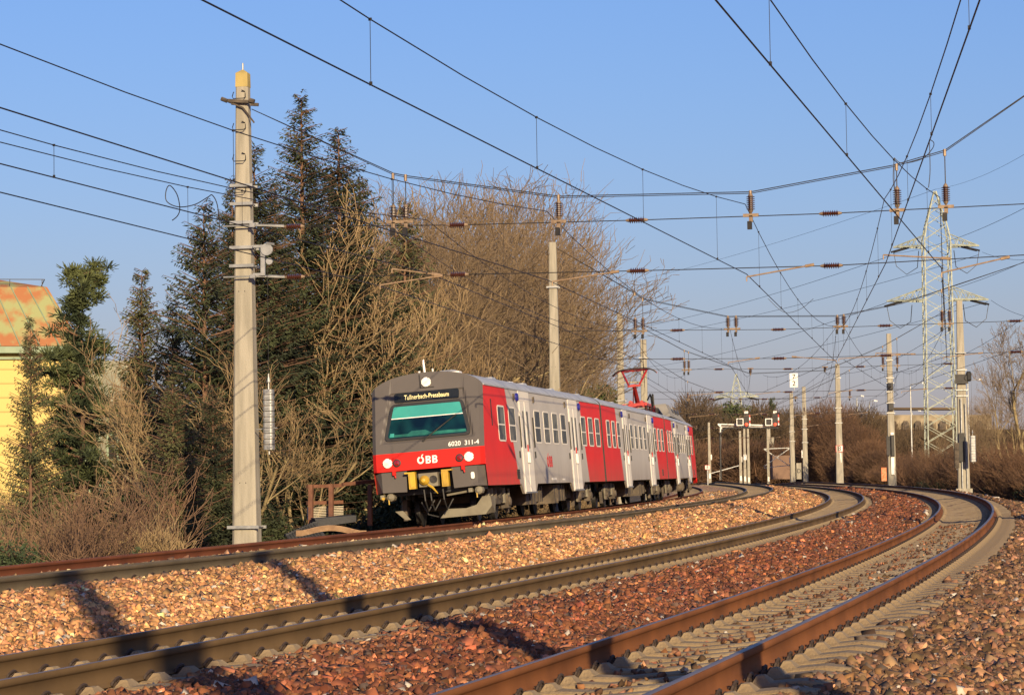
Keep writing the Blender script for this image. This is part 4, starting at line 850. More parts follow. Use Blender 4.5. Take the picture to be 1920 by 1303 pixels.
for s in (112, 165, 220, 275, 330):
    g0 = zr(s); rt = -.25 if s > 112 else -.8
    hd = {112: [(19.2, 12.5), (15.88, 10.50), (15.56, 10.26), (12.07, 9.44), (11.74, 9.44), (7.62, 9.36), (7.36, 9.39), (5.02, 9.81), (-.8, 11.6)]}.get(s, [(dL[s], g0+10.6), (16.23, g0+8.5), (12.3, g0+6.95 if s > 165 else 9.75), (7.8, g0+6.95 if s > 165 else 9.85), (4.35, g0+8.5), (rt, g0+11)])
    zu, zl = g0+6.95, g0+5.72
    if s == 165: zu, zl = 10.0, 8.62
    if s == 112: zu, zl = 8.88, 7.70
    sus = []
    for d in ({112: (15.88, 15.56, 12.07, 11.74, 7.62, 7.36, 3.4, 3.1), 165: (16.2, 15.95, 12.25, 7.8, 4.35, 3.5)}.get(s, (16.1, 11.9, 7.5, 3.2))):
        zt_ = float(np.interp(-d, [-p[0] for p in hd], [p[1] for p in hd])); top = min(zt_, zu+.62); sus.append((d, zt_, top, zu+.08))
    ins = [14.15, 10.02, 5.7, .5] if s < 200 else [14.2, 10.0, 5.8]
    arms = [(10.9, zl-.0, 12.1, zl-.15), (9.4, zl+.02, 7.7, zl-.16), (5.2, zl, 7.6, zl-.1), (1.9, zl, 3.4, zl-.14), (4.6, zl+.02, 6.1, zl+.1)] if s == 112 else [(14.2, zl, 16, zl-.14), (10.6, zl, 12, zl-.14), (6.3, zl, 7.6, zl-.14), (1.9, zl, 3.3, zl-.14)]
    span(s, g0, hd, [(dL[s]-.3, zu+.12), (10, zu-.03), (rt+.2, zu+.1)], [(dL[s]-.3, zl+.12), (10, zl-.03), (rt+.2, zl+.02)], sus, arms, ins, names_[s], r_=.012, ir=.13, IL=.62)

# ------------------------------------------------------------------ vegetation
def grow(out, p, d, L, r_, lev, mx, rs, trop=.10, wand=.16, nb=(7, 7, 6, 4), rmin=.007):
    n = (7, 6, 5, 3, 2, 2)[lev]; st = L/n; r1 = r_
    for i in range(n):
        d = d+np.array([rs.gauss(0, wand), rs.gauss(0, wand), rs.gauss(0, wand*.6)+trop]); d /= np.linalg.norm(d); q = p+d*st; r2 = max(rmin, r1*(.90 if lev == 0 else .84))
        out.append((*p, *q, r1, r2, lev)); p, r1 = q, r2
        if lev < mx:
            k = nb[lev]/n*(1.35 if i >= n*.3 else .35); k = int(k)+(rs.random() < k-int(k))
            for _ in range(k):
                a = rs.uniform(0, 6.283); t = rs.uniform(.45, .95); u = np.array([math.cos(a), math.sin(a), .15]); u -= d*np.dot(u, d); u /= np.linalg.norm(u)+1e-9
                grow(out, p, d*math.cos(t)+u*math.sin(t), L*rs.uniform(.42, .68)*(1-.25*i/n), r1*rs.uniform(.42, .6), lev+1, mx, rs, trop, wand, nb, rmin)
def bare(seed, H, stems=1, lean=.15, r0=.16, mx=4, trop=.10, nb=(8, 7, 6, 4), low=.45, wand=.16, rmin=.007):
    rs = random.Random(seed); out = []
    for k in range(stems):
        a = rs.uniform(0, 6.283); l = lean*rs.uniform(.5, 1.4) if stems > 1 else lean*.3; d = np.array([math.cos(a)*l, math.sin(a)*l, 1.]); d /= np.linalg.norm(d)
        grow(out, np.array([math.cos(a)*.15*(stems > 1), math.sin(a)*.15*(stems > 1), -.3]), d, H*low*rs.uniform(.8, 1.1), r0*rs.uniform(.7, 1), 0, mx, rs, trop, wand, nb, rmin)
    A = np.array(out); h = A[:, 5].max(); A[:, :6] *= H/h; return A
BR = {}
def proto_bare(key, mats, dome=0, **kw):
    A = bare(**kw)
    if dome:
        rs = np.random.default_rng(kw['seed']); H_ = kw['H']; c = rs.normal(size=(dome, 3)); c /= np.linalg.norm(c, axis=1, keepdims=True); c[:, 2] = np.where(c[:, 2] < -.5, -c[:, 2], c[:, 2]); lob = 1+.10*np.sin(c[:, :1]*9+c[:, 1:2]*7)+.08*np.sin(c[:, 2:]*11+c[:, :1]*5)
        P_ = c*(rs.random((dome, 1))**.45)*lob*np.array([.36, .36, .40])*H_+np.array([0, 0, .56*H_]); d = c*np.array([.9, .9, .4])+np.array([0, 0, .9])+rs.normal(0, .55, (dome, 3)); d /= np.linalg.norm(d, axis=1, keepdims=True); m_ = P_+d*.45*rs.uniform(.5, 1.2, (dome, 1)); d2 = d+rs.normal(0, .35, (dome, 3)); Q_ = m_+d2*.4*rs.uniform(.5, 1.2, (dome, 1))
        f = lambda a, b, r1, r2: np.concatenate([a, b, np.full((dome, 1), r1), np.full((dome, 1), r2), np.full((dome, 1), 4.)], 1); A = np.concatenate([A, f(P_, m_, .012, .009), f(m_, Q_, .009, .005)])
    lo = A[:, 8] < 2; V1, F1 = seg_geo(A[lo, :8], 5); V2, F2 = seg_geo(A[~lo, :8], 3)
    t = npmesh('trunk', V1, F1, mats[0]); c = npmesh('crown', V2, F2, mats[1]); BR[key] = (t.data, c.data, A[:, 5].max()); bpy.data.objects.remove(t); bpy.data.objects.remove(c)
proto_bare('tan1', (m_bark, m_twig), seed=3, H=12, stems=5, lean=.34, r0=.15, trop=.10, nb=(7, 6, 4, 2), low=.55, rmin=.011)
proto_bare('tan2', (m_bark, m_twig), seed=5, H=11, stems=4, lean=.50, r0=.15, trop=.08, nb=(7, 6, 4, 2), low=.54, rmin=.011)
proto_bare('orange1', (m_bark, m_twigo), dome=4200, seed=8, H=14, stems=2, lean=.22, r0=.20, trop=.07, nb=(9, 7, 5, 3), low=.50, wand=.20, rmin=.010)
proto_bare('orange2', (m_bark, m_twigo), dome=4200, seed=12, H=14, stems=3, lean=.26, r0=.18, trop=.07, nb=(9, 7, 5, 3), low=.50, wand=.20, rmin=.010)
proto_bare('oak', (m_bark, m_twigo), seed=33, H=9, stems=1, lean=.1, r0=.20, trop=.09, nb=(9, 7, 6, 4), low=.60, wand=.17, rmin=.010)
def ground_at(P): return gz(P)
def place_tree(name, key, px, py_top, D, label, cat, group=None, sc=1., wid=1., dz=0.):
    if px < 1240: D = max(D, D_left(px, 23 if px < 850 else 27.5))
    elif px > 1640: D = max(D, D_right(px, -5))
    P = at(px, D); z0 = ground_at(P)+dz; v = ray(px, py_top); zt = v.z*D+CZ; t, c, h = BR[key]; k = (zt-z0)/h
    root = empty(name, (P.x, P.y, z0), label, cat, group, rng.uniform(0, 6.28)); root.scale = (k*wid, k*wid, k)
    for nm, me in (('trunk', t), ('crown', c)):
        o = bpy.data.objects.new(nm, me); C.objects.link(o); o.parent = root
    return root
def conifer(key, seed, H, Rb, nm, kind='spruce', z0=.06, per=7, gap=.26, dens=1., asym=0.):
    rs = np.random.default_rng(seed); segs = [(0, 0, -.5, 0, 0, H*.6, .015*H, .006*H), (0, 0, H*.6, 0, 0, H*.975, .006*H, .012)]; T = []
    z = z0*H
    while z < H*.985:
        t = z/H; Lz = Rb*((1-t)**.85)*(1 if t > .12 else .6+t*3.3)*(.90+.16*math.sin(z*5.1+seed)*min(1, 3*(1-t)))
        for k in range(per if t < .9 else 5):
            a = rs.uniform(0, 6.283); L = Lz*rs.uniform(.55, 1.15)*(1+asym*math.cos(a))+.12; dr = rs.uniform(-.45, -.12)*(1-t)+.25*t; zb = z+rs.uniform(-.15, .15)
            p0 = np.array([0, 0, zb]); e = np.array([math.cos(a), math.sin(a), 0]); m = max(8, int(L/.062*dens)); u = (np.arange(m)+rs.uniform(.2, .8, m))/m; u = u**.8
            pts = p0+e*(u*L)[:, None]+np.array([0, 0, 1.])*((dr*u+.30*u**3)*L)[:, None]
            segs.append((*p0, *(p0+e*L+np.array([0, 0, (dr+.30)*L])), .012+.006*L, .006))
            # hanging / forward sprays as narrow leaf-shaped faces
            w_ = (.14+.30*(1-u))*min(1, .35+.25*L)*rs.uniform(.7, 1.3, m); sg = np.where(rs.random(m) < .5, 1, -1)
            side = np.array([-e[1], e[0], 0]); out = e*rs.uniform(.2, 1.0, (m, 1))+side*(sg*rs.uniform(.4, 1.1, m))[:, None]+np.array([0, 0, 1.])*rs.uniform(-1.3, .1, (m, 1)); out /= np.linalg.norm(out, axis=1, keepdims=True)
            tip = pts+out*w_[:, None]*rs.uniform(.9, 1.6, (m, 1)); nrm = rs.normal(size=(m, 3)); wd = np.cross(out, nrm); wd /= np.linalg.norm(wd, axis=1, keepdims=True)+1e-9; wd *= (.012+.014*rs.random((m, 1)))*(1+.2*L)
            mid = (pts+tip)/2; T.append(np.stack([pts, mid+wd, tip, mid-wd], 1))
        z += gap*rs.uniform(.7, 1.3)*(1 if t < .8 else .7)
    T = np.concatenate(T); n = len(T); V1, F1 = seg_geo(np.array(segs), 4)
    t_ = npmesh('trunk', V1, F1, m_barkp); c = npmesh('crown', T.reshape(-1, 3), np.arange(4*n).reshape(-1, 4), nm); BR[key] = (t_.data, c.data, H); bpy.data.objects.remove(t_); bpy.data.objects.remove(c)
def pine(key, seed, H, nm):
    rs = np.random.default_rng(seed); segs = []; p = np.array([0, 0, -.4]); T = []
    for i in range(12):
        q = p+np.array([rs.normal(0, .06), rs.normal(0, .06), H/12.]); segs.append((*p, *q, .17*(1-i/13), .17*(1-(i+1)/13))); p = q
        if i < 2: continue
        p_ = q
        for k in range(8):
            p = p_; a = rs.uniform(0, 6.283); L = rs.uniform(.25, 2.5)*min(1, 1.2-i/12)*(H/10); e = np.array([math.cos(a), math.sin(a), rs.uniform(-.1, .6)]); p = np.array([p_[0], p_[1], p_[2]-rs.uniform(0, H/12)]); e2 = p+e*L; segs.append((*p, *e2, .05, .02))
            for j in range(4):
                c = p+e*L*rs.uniform(.45, 1.1)+rs.normal(0, .16, 3)*np.array([1, 1, .6]); m = 80; dd = rs.normal(size=(m, 3)); dd /= np.linalg.norm(dd, axis=1, keepdims=True); dd[:, 2] = dd[:, 2]*.8+.25
                b0 = c+dd*rs.uniform(.0, .27, (m, 1))*np.array([1.2, 1.2, .8]); tip = b0+dd*.17; w_ = np.cross(dd, rs.normal(size=(m, 3))); w_ /= np.linalg.norm(w_, axis=1, keepdims=True)+1e-9; w_ *= .022; T.append(np.stack([b0-w_, b0+w_, tip+w_*.4, tip-w_*.4], 1))
        p = p_
    T = np.concatenate(T); n = len(T); V1, F1 = seg_geo(np.array(segs), 5); t_ = npmesh('trunk', V1, F1, m_barkp); c = npmesh('crown', T.reshape(-1, 3), np.arange(4*n).reshape(-1, 4), nm); BR[key] = (t_.data, c.data, H); bpy.data.objects.remove(t_); bpy.data.objects.remove(c)
conifer('spruce1', 1, 17, 3.0, m_need, dens=1.6, per=10, gap=.23); conifer('spruce2', 2, 15, 3.3, m_need, dens=1.6, per=10, gap=.23); conifer('spruce3', 4, 10, 2.3, m_needl, gap=.20, dens=1.4, per=9); conifer('spruce4', 6, 12, 3.0, m_need, dens=1.6, per=10, gap=.23)
pine('pine1', 3, 11, m_needp); pine('pine2', 9, 10, m_needp)
GC, GB = 'conifers on the left bank', 'bare trees on the left bank'
for key, px, py, D, wid, lb, nmn in (
    ('spruce1', 572, 164, 88, 1.4, 'tallest dark spruce, its bare trunk showing near the top', 'spruce_tree'), ('spruce2', 642, 232, 90, 1.4, 'dark spruce top just right of the tallest spruce', 'spruce_tree'),
    ('spruce2', 482, 262, 85, 1.35, 'dark spruce directly behind the top half of the large left mast', 'spruce_tree'), ('spruce4', 386, 372, 80, 1.25, 'broad dark spruce left of the large mast', 'spruce_tree'),
    ('spruce1', 520, 330, 87, 1.1, 'dark spruce filling in between the mast and the tallest spruce', 'spruce_tree'), ('spruce4', 680, 330, 90, 1.1, 'dark spruce on the right flank of the tall group', 'spruce_tree'), ('spruce2', 440, 330, 84, 1.0, 'dark spruce behind the left edge of the large mast', 'spruce_tree'),
    ('spruce3', 764, 374, 98, 1.2, 'narrow spruce spire poking up between the bare trees', 'spruce_tree'), ('spruce4', 772, 455, 96, 1.3, 'lower spruce under the narrow spire among bare branches', 'spruce_tree'),
    ('spruce3', 268, 500, 88, 1.1, 'slim dark spruce right of the clumpy pine', 'spruce_tree'), ('pine1', 170, 488, 84, .95, 'clumpy pine in front of the corner of the yellow house', 'pine_tree'),
    ('spruce3', 58, 590, 70, .8, 'light green young spruce in front of the yellow wall', 'spruce_tree'), ('spruce4', 326, 560, 84, 1.1, 'dark spruce low down left of the bare tree by the mast', 'spruce_tree'), ('spruce4', 262, 620, 90, .9, 'dark spruce half hidden behind the clumpy pine', 'spruce_tree'),
    ('spruce3', 325, 702, 66, 1.25, 'small green conifer low in front of the dark spruces', 'spruce_tree'), ('pine2', 150, 640, 88, .7, 'smaller pine overlapping the corner of the yellow wall', 'pine_tree'), ('spruce4', 400, 720, 74, 1.3, 'low dark conifer immediately left of the large mast foot', 'spruce_tree')):
    place_tree(nmn, key, px, py, D, lb, 'tree', GC, wid=wid)
for key, px, py, D, wid, lb in (
    ('tan1', 625, 330, 80, 1.0, 'big multi-stemmed bare tree left of and above the cab, pale tan twigs'), ('tan2', 545, 560, 76, .95, 'bare tree with greenish trunks between the mast and the cab'), ('tan1', 710, 430, 84, 1.0, 'bare tan tree rising behind the cab roof'),
    ('tan2', 430, 556, 74, .9, 'thin bare tree with arching branches just left of the mast'), ('tan2', 790, 500, 92, 1.1, 'low spreading bare tree over the front carriage roof'), ('tan1', 880, 560, 95, 1.2, 'low bare tree behind the first doors of the train'),
    ('orange1', 830, 316, 118, 1.15, 'orange-brown bare tree at the left of the tall rounded clump'), ('orange2', 925, 300, 124, 1.15, 'tallest orange-brown bare tree in the rounded clump'), ('orange1', 985, 335, 120, .85, 'orange-brown bare tree left of the mast behind the train'),
    ('orange2', 1040, 425, 122, .55, 'orange-brown bare tree right of the mast behind the train'), ('orange1', 1080, 570, 126, .5, 'lowest orange-brown bare tree at the right end of the clump'), ('orange2', 880, 350, 112, 1.1, 'orange-brown bare tree low in the middle of the clump'), ('orange1', 960, 480, 114, .8, 'orange-brown bare tree low behind the carriage roofs'), ('orange2', 760, 400, 116, .9, 'orange-brown bare tree behind the narrow spruce spire')):
    place_tree('bare_tree', key, px, py, D, lb, 'tree', GB, wid=wid)
# shrubs: seg clouds reused
def shrub_arr(seed, H, stems, lean, mx=2, nb=(7, 5, 4, 3)): return bare(seed, H, stems=stems, lean=lean, r0=.028, mx=mx, trop=.10, nb=nb, low=.62, wand=.14, rmin=.006)
SH = [shrub_arr(21, 3, 16, .55), shrub_arr(22, 3, 20, .45), shrub_arr(23, 3, 14, .8), shrub_arr(24, 3, 18, .6)]
def scatter_shrubs(name, spots, m, label=None, cat=None, thick=1.):
    L_ = []
    for P, z, h, wd in spots:
        A = SH[rng.integers(4)][:, :8].copy(); a = rng.uniform(0, 6.283); c, s_ = math.cos(a), math.sin(a); k = h/3
        for o in (0, 3): x, y = A[:, o].copy(), A[:, o+1].copy(); A[:, o] = (x*c-y*s_)*k*wd+P[0]; A[:, o+1] = (x*s_+y*c)*k*wd+P[1]; A[:, o+2] = A[:, o+2]*k+z
        A[:, 6:] *= k**.3*thick; L_.append(A)
    V, Fq = seg_geo(np.concatenate(L_), 3); return npmesh(name, V, Fq, m)
def spots(n, x0, x1, D0, D1, h0, h1, wd=1.):
    o = []
    for _ in range(n):
        px, D = rng.uniform(x0, x1), rng.uniform(D0, D1)
        if x0 < 1240: D += max(0, D_left(px, 23.5)-D0)
        else: D = D_right(px, -4)+D-D0
        P = at(px, D); o.append((P, gz(P)-.1, rng.uniform(h0, h1), wd*rng.uniform(.8, 1.3)))
    return o
tag(scatter_shrubs('undergrowth', spots(60, 430, 1150, 84, 120, 1.8, 4.0)+spots(34, 700, 1000, 100, 130, 4, 7)+spots(26, 1000, 1120, 100, 120, 2, 4)+spots(16, 480, 700, 92, 100, 2.5, 4.5)+spots(22, -60, 470, 84, 110, 2, 4.5), m_twig), kind='stuff')
tag(scatter_shrubs('undergrowth', spots(46, 440, 1160, 88, 130, 2, 5)+spots(24, -60, 430, 60, 80, 1.4, 2.6), m_twigr), kind='stuff')
for px, D, h, wd, m, lb in ((215, 64, 4.0, 1.0, m_twigr, 'pinkish-brown upright bush between the light spruce and the small green conifer'), (90, 58, 3.4, 1.0, m_twigr, 'reddish-brown bush at the lower left above the rail'), (290, 60, 2.2, .8, m_twig, 'low tan bush by the old stone wall left of the mast'),
                            (175, 60, 2.8, 1.0, m_twigr, 'russet bush in the middle of the lower left bank'), (20, 62, 3.0, 1.0, m_twig, 'pale straw-coloured bush at the far left edge')):
    P = at(px, D); tag(scatter_shrubs('bare_bush', [(P, gz(P)-.1, h, wd), (P+Vector((.3, .3, 0)), gz(P)-.1, h*.8, wd)], m, thick=1.2), lb, 'bush', 'bushes on the left bank')
# leafy evergreen shrub clumps
def leafy(P, h, w_, n, m, name, size=.05):
    c = rng.normal(size=(n, 3)); c /= np.linalg.norm(c, axis=1, keepdims=True); r_ = rng.random((n, 1))**.4*(1+.25*np.sin(c[:, :1]*7+c[:, 1:2]*5)); c = c*r_*np.array([w_, w_, h/2])+np.array([P[0], P[1], P[2]+h/2]); a = rng.normal(size=(n, 3)); b = rng.normal(size=(n, 3)); a *= size; b *= size*.6
    return npmesh(name, np.stack([c-a, c+b, c+a, c-b], 1), np.arange(4*n).reshape(-1, 4), m)
for px, D, h, w_, m, lb in ((14, 57, 2.0, 1.0, m_evg, 'bright evergreen bush at the left edge above the rail'), (254, 56, .95, .16, m_need, 'tiny dark conical evergreen near the rail'), (400, 74, 2.6, 1.2, m_need, 'dark ivy mound at the left of the mast foot'), (478, 76, 2.6, 1.0, m_need, 'dark ivy mound hidden behind the mast foot')):
    P = at(px, D); P.z = gz(P)-.1; tag(leafy(P, h, w_, 12000 if w_ > .3 else 1500, m, 'evergreen_bush', .03), lb, 'bush', 'evergreen bushes on the left bank')
# dark ground cover under the left trees
sp_ = []
for _ in range(90):
    P = at(rng.uniform(430, 800), rng.uniform(74, 92)); P.z = gz(P); sp_.append((P, rng.uniform(.8, 1.6), rng.uniform(.6, 1.2)))
ob = MB(); cs = []
for P, h, w_ in sp_:
    n = 900; c = rng.normal(size=(n, 3)); c /= np.linalg.norm(c, axis=1, keepdims=True); c = c*rng.random((n, 1))**.4*np.array([w_, w_, h/2])+np.array([P.x, P.y, P.z+h/2]); a = rng.normal(size=(n, 3))*.04; b_2 = rng.normal(size=(n, 3))*.028; cs.append(np.stack([c-a, c+b_2, c+a, c-b_2], 1))
cs = np.concatenate(cs); tag(npmesh('ground_ivy', cs, np.arange(4*len(cs)).reshape(-1, 4), m_need), kind='stuff')
# right-hand verge
m_far = mat('far_wood', (.16, .105, .055), (.085, .06, .034), .12, .95); m_farr = mat('far_thicket', (.22, .12, .062), (.10, .056, .032), .15, .95)
GR = 'bare trees on the right'
for key, px, py, D, wid, lb in (('oak', 1885, 668, 165, .55, 'gnarled bare tree right of the mast with cables'), ('oak', 1932, 600, 150, .8, 'bare tree cut off by the right edge'), ('orange1', 1836, 735, 175, .5, 'slender bare saplings just right of the mast with cables'), 
                                ('oak', 1905, 740, 180, .8, 'bare tree low at the right edge'), ('oak', 1765, 812, 190, .5, 'small bare tree in front of the foot of the large pylon'), ('oak', 1738, 838, 190, .5, 'smallest bare tree between the two right-hand masts')):
    place_tree('bare_tree', key, px, py, D, lb, 'tree', GR, wid=wid)
tag(scatter_shrubs('undergrowth', spots(60, 1690, 1990, 0, 60, 2.5, 5, 1.1)+spots(30, 1815, 2000, 0, 20, 1.5, 3.5), m_farr, thick=1.5), kind='stuff')
tag(scatter_shrubs('undergrowth', spots(40, 1700, 1990, 0, 40, 2, 4.5, 1.1)+spots(14, 1825, 2000, 0, 20, 1, 2.5), m_farr, thick=1.3), kind='stuff')
sp_ = []
for _ in range(110):
    q_ = rng.uniform(1715, 2000); P = at(q_, D_right(q_, -4.5)+rng.uniform(0, 40)); P.z = gz(P); n = 800; h, w_ = rng.uniform(.8, 2.2), rng.uniform(.7, 1.5)
    c = rng.normal(size=(n, 3)); c /= np.linalg.norm(c, axis=1, keepdims=True); c = c*rng.random((n, 1))**.4*np.array([w_, w_, h/2])+np.array([P.x, P.y, P.z+h/2]); a = rng.normal(size=(n, 3))*.05; b_2 = rng.normal(size=(n, 3))*.035; sp_.append(np.stack([c-a, c+b_2, c+a, c-b_2], 1))
sp_ = np.concatenate(sp_); tag(npmesh('ground_ivy', sp_, np.arange(4*len(sp_)).reshape(-1, 4), m_need), kind='stuff')
# far woodland and the brown thickets at the vanishing point: crowns of fine twigs
def thicket(name, crowns, m, nper, ln, rad, label=None, cat=None):
    L_ = []
    for P, w_, h in crowns:
        n = nper; c = rng.normal(size=(n, 3)); c /= np.linalg.norm(c, axis=1, keepdims=True); rr = rng.random((n, 1))**.38; q = c*rr*np.array([w_, w_, h/2]); q[:, 2] += h/2
        d = c*np.array([1, 1, .5])+np.array([0, 0, .8])+rng.normal(0, .35, (n, 3)); d /= np.linalg.norm(d, axis=1, keepdims=True); q += np.array([P.x, P.y, P.z]); l = ln*rng.uniform(.5, 1.4, (n, 1)); L_.append(np.concatenate([q, q+d*l, np.full((n, 1), rad), np.full((n, 1), rad*.4)], 1))
        k = 5; s0 = np.array([P.x, P.y, P.z])+np.concatenate([rng.normal(0, w_*.3, (k, 2)), np.zeros((k, 1))], 1); s1 = s0+np.concatenate([rng.normal(0, w_*.3, (k, 2)), np.full((k, 1), h*.7)], 1); L_.append(np.concatenate([s0, s1, np.full((k, 1), rad*3), np.full((k, 1), rad*1.5)], 1))
    V, Fq = seg_geo(np.concatenate(L_), 3); return npmesh(name, V, Fq, m)
def crown_at(px, D, py_top, w_, zoff=0):
    P = at(px, D); P.z = gz(P)+zoff; zt = ray(px, py_top).z*D+CZ; return (P, w_, max(1.5, zt-P.z))
cr = [crown_at(1262+i*12.5+rng.uniform(-5, 5), rng.uniform(420, 470), 776+14*math.sin(i*1.3)+(-26 if 3 <= i <= 5 else 0)+rng.uniform(-8, 8), rng.uniform(3.5, 5.5)) for i in range(32)]
tag(thicket('far_woodland', cr, m_far, 2600, 1.3, .045), kind='stuff')
cr = [crown_at(1180+i*9+rng.uniform(-5, 5), rng.uniform(385, 410), 838+6*math.sin(i*.9)+rng.uniform(-6, 6), rng.uniform(2.5, 4)) for i in range(42)]
tag(thicket('far_woodland', cr, m_farr, 1500, 1., .04), kind='stuff')
cr = [crown_at(1640+i*15, rng.uniform(440, 500), 806+8*math.sin(i*1.7), 5) for i in range(24)]
tag(thicket('far_woodland', cr, m_far, 1500, 1.2, .05), kind='stuff')
for px, D, py, w_, lb in ((1560, 345, 748, 4.2, 'rounded reddish-brown thicket behind the mast with the 8 board'), (1612, 320, 800, 3.8, 'lower reddish-brown thicket sloping down to the pale mast'), (1535, 352, 800, 3.0, 'dark brown thicket right of the number-plate mast'), (1650, 300, 850, 3.0, 'smallest brown thicket beside the orange and white panel')):
    tag(thicket('brown_thicket', [crown_at(px, D, py, w_), crown_at(px+18, D-6, py+30, w_*.8), crown_at(px-14, D+4, py+34, w_*.8)], m_farr, 7000, .7, .018), lb, 'thicket', 'brown thickets by the far masts')
for px, py, D, lb in ((1302, 738, 430, 'round-crowned bare tree above the far wood, right of the train'), (1425, 752, 470, 'small bare tree above the far wood beside the far pylon'), (1665, 775, 470, 'tiny bare tree on the skyline left of the large pylon')):
    place_tree('bare_tree', 'oak', px, py, D, lb, 'tree', 'bare trees on the skyline', wid=1.)
for px, py, D, w_, lb in ((1372, 758, 440, 2.6, 'dark green tree crown left of the far pylon'), (1402, 764, 445, 2.8, 'dark green tree crown right of the far pylon'), (1130, 724, 300, 2.0, 'dark green tree crown beside the pantograph masts'), (1108, 730, 300, 1.4, 'small dark green crown left of the one by the pantograph')):
    P, w2, h = crown_at(px, D, py, w_); root = empty('evergreen_tree', P, lb, 'tree', 'evergreen trees in the distance'); o = leafy((0, 0, h*.62), h*.38, w_, 3500, m_needp, 'crown', .16); o.parent = root
    b = MB(); b.tube([(0, 0, 0), (0, 0, h*.8)], [.25, .12], 6); b.build('trunk', m_barkp, root)
P = at(1451, 460); zt = ray(1451, 745).z*460+CZ; place_tree('pine_tree', 'pine2', 1451, 745, 460, 'lone dark pine standing out on the skyline above the second signal', 'tree', wid=.45)

# ------------------------------------------------------------------ yellow house with the mansard roof
hp = at(139, 112); hz = gz(hp)-.5; ztop = ray(139, 652).z*112+CZ; v = ray(139, 652); hd = math.atan2(v.y, v.x)
house = empty('yellow_house', (hp.x, hp.y, hz), 'yellow boarded house with a rusty green mansard roof at the left edge', 'house', None, hd+R(3))
HH = ztop-hz                                              # local: x away from the viewer, y to the left
def board_mat():
    m, t, b = new_mat('yellow_boards'); N, L = t.nodes, t.links; tc = N.new('ShaderNodeTexCoord'); wv = N.new('ShaderNodeTexWave'); wv.bands_direction = 'Z'; wv.inputs['Scale'].default_value = .55; wv.wave_profile = 'SAW'
    n = N.new('ShaderNodeTexNoise'); n.inputs['Scale'].default_value = 1.5; L.new(tc.outputs['Object'], wv.inputs[0]); L.new(tc.outputs['Object'], n.inputs[0])
    r = N.new('ShaderNodeValToRGB'); r.color_ramp.elements[0].color = (.28, .20, .06, 1); r.color_ramp.elements[1].color = (.52, .39, .125, 1); r.color_ramp.elements[0].position = .0; r.color_ramp.elements[1].position = .16
    L.new(wv.outputs[1], r.inputs[0]); L.new(r.outputs[0], b.inputs['Base Color']); b.inputs['Roughness'].default_value = .8; return m
m_copper = mat('patina_roof', (.31, .33, .14), (.36, .14, .05), 1.4, .8, lo=.42, hi=.60, detail=12); m_patina = mat('patina_trim', (.30, .38, .25), (.22, .30, .20), 2, .7); m_frame = mat('window_white', (.62, .62, .56), (.52, .52, .47), 2, .6)
b = MB(); b.box((5, 9, HH/2), (5, 9, HH/2)); b.build('wall', board_mat(), house)
b = MB(); e_ = .35; rh = 2.55
b.add([(-e_, -e_, HH+.05), (10+e_, -e_, HH+.05), (10+e_, 18+e_, HH+.05), (-e_, 18+e_, HH+.05), (1.0, 1.0, HH+rh), (9, 1.0, HH+rh), (9, 17, HH+rh), (1.0, 17, HH+rh), (3.5, 4.5, HH+rh+.75), (6.5, 4.5, HH+rh+.75), (6.5, 13, HH+rh+.75), (3.5, 13, HH+rh+.75)],
      [(0, 1, 5, 4), (1, 2, 6, 5), (2, 3, 7, 6), (3, 0, 4, 7), (4, 5, 9, 8), (5, 6, 10, 9), (6, 7, 11, 10), (7, 4, 8, 11), (8, 9, 10, 11)])
rf = b.build('roof', m_copper, house); b = MB()
for i in range(24): y = -.2+i*.78; t = (y+e_)/(18+2*e_); b.bar((-e_-.01, y, HH+.07), (.99, 1+t*16, HH+rh+.01), .035)
b.build('roof_seam', m_patina, rf)
b = MB(); b.box((5, 9, HH-.10), (5.42, 9.42, .13)); b.box((5, 9, HH-.42), (5.12, 9.12, .05)); b.build('eaves_cornice', m_patina, house)
b = MB()
for i in range(12): b.bar((1.1, 1.2+i*1.3, HH+rh), (1.1, 1.2+i*1.3, HH+rh+.32), .03)
b.bar((1.1, 1.1, HH+rh+.32), (1.1, 16.8, HH+rh+.32), .03); b.bar((1.1, 1.1, HH+rh+.32), (6, 1.1, HH+rh+.32), .03); b.build('roof_rail', m_dark, house)
m_bay = mat('bay_wall', (.30, .30, .22), (.2, .2, .15), 2, .8); b = MB(); b.box((5.5, -1.4, (HH-.4)/2), (3.2, 1.4, (HH-.4)/2)); bw = b.build('bay_wall', m_bay, house)
for k, (y, z0, z1) in enumerate(((-.75, 4.9, 7.1), (-1.9, 4.9, 7.1), (-.75, 1.9, 4.1), (-1.9, 1.9, 4.1))):
    b = MB(); ring(b, rrect(.9, z1-z0, .02, 1), rrect(.74, z1-z0-.16, .02, 1), (2.3, y, (z0+z1)/2), (0, -1, 0), (0, 0, 1), (-1, 0, 0), .08); b.box((2.25, y, (z0+z1)/2), (.03, .37, .03)); b.box((2.25, y, (z0+z1)/2), (.03, .03, (z1-z0)/2-.1)); o = b.build('window', m_patina, house); b = MB(); b.box((2.28, y, (z0+z1)/2), (.01, .36, (z1-z0)/2-.09)); b.build('pane', m_glass, o)
for y in (3.6, 8.2, 12.6):
    b = MB(); ring(b, rrect(1.2, 2.0, .02, 1), rrect(1.0, 1.8, .02, 1), (0, y, 5.2), (0, -1, 0), (0, 0, 1), (-1, 0, 0), .06); o = b.build('window', m_frame, house); b = MB(); b.box((-.02, y, 5.2), (.015, .5, .9)); b.build('pane', m_glass, o)
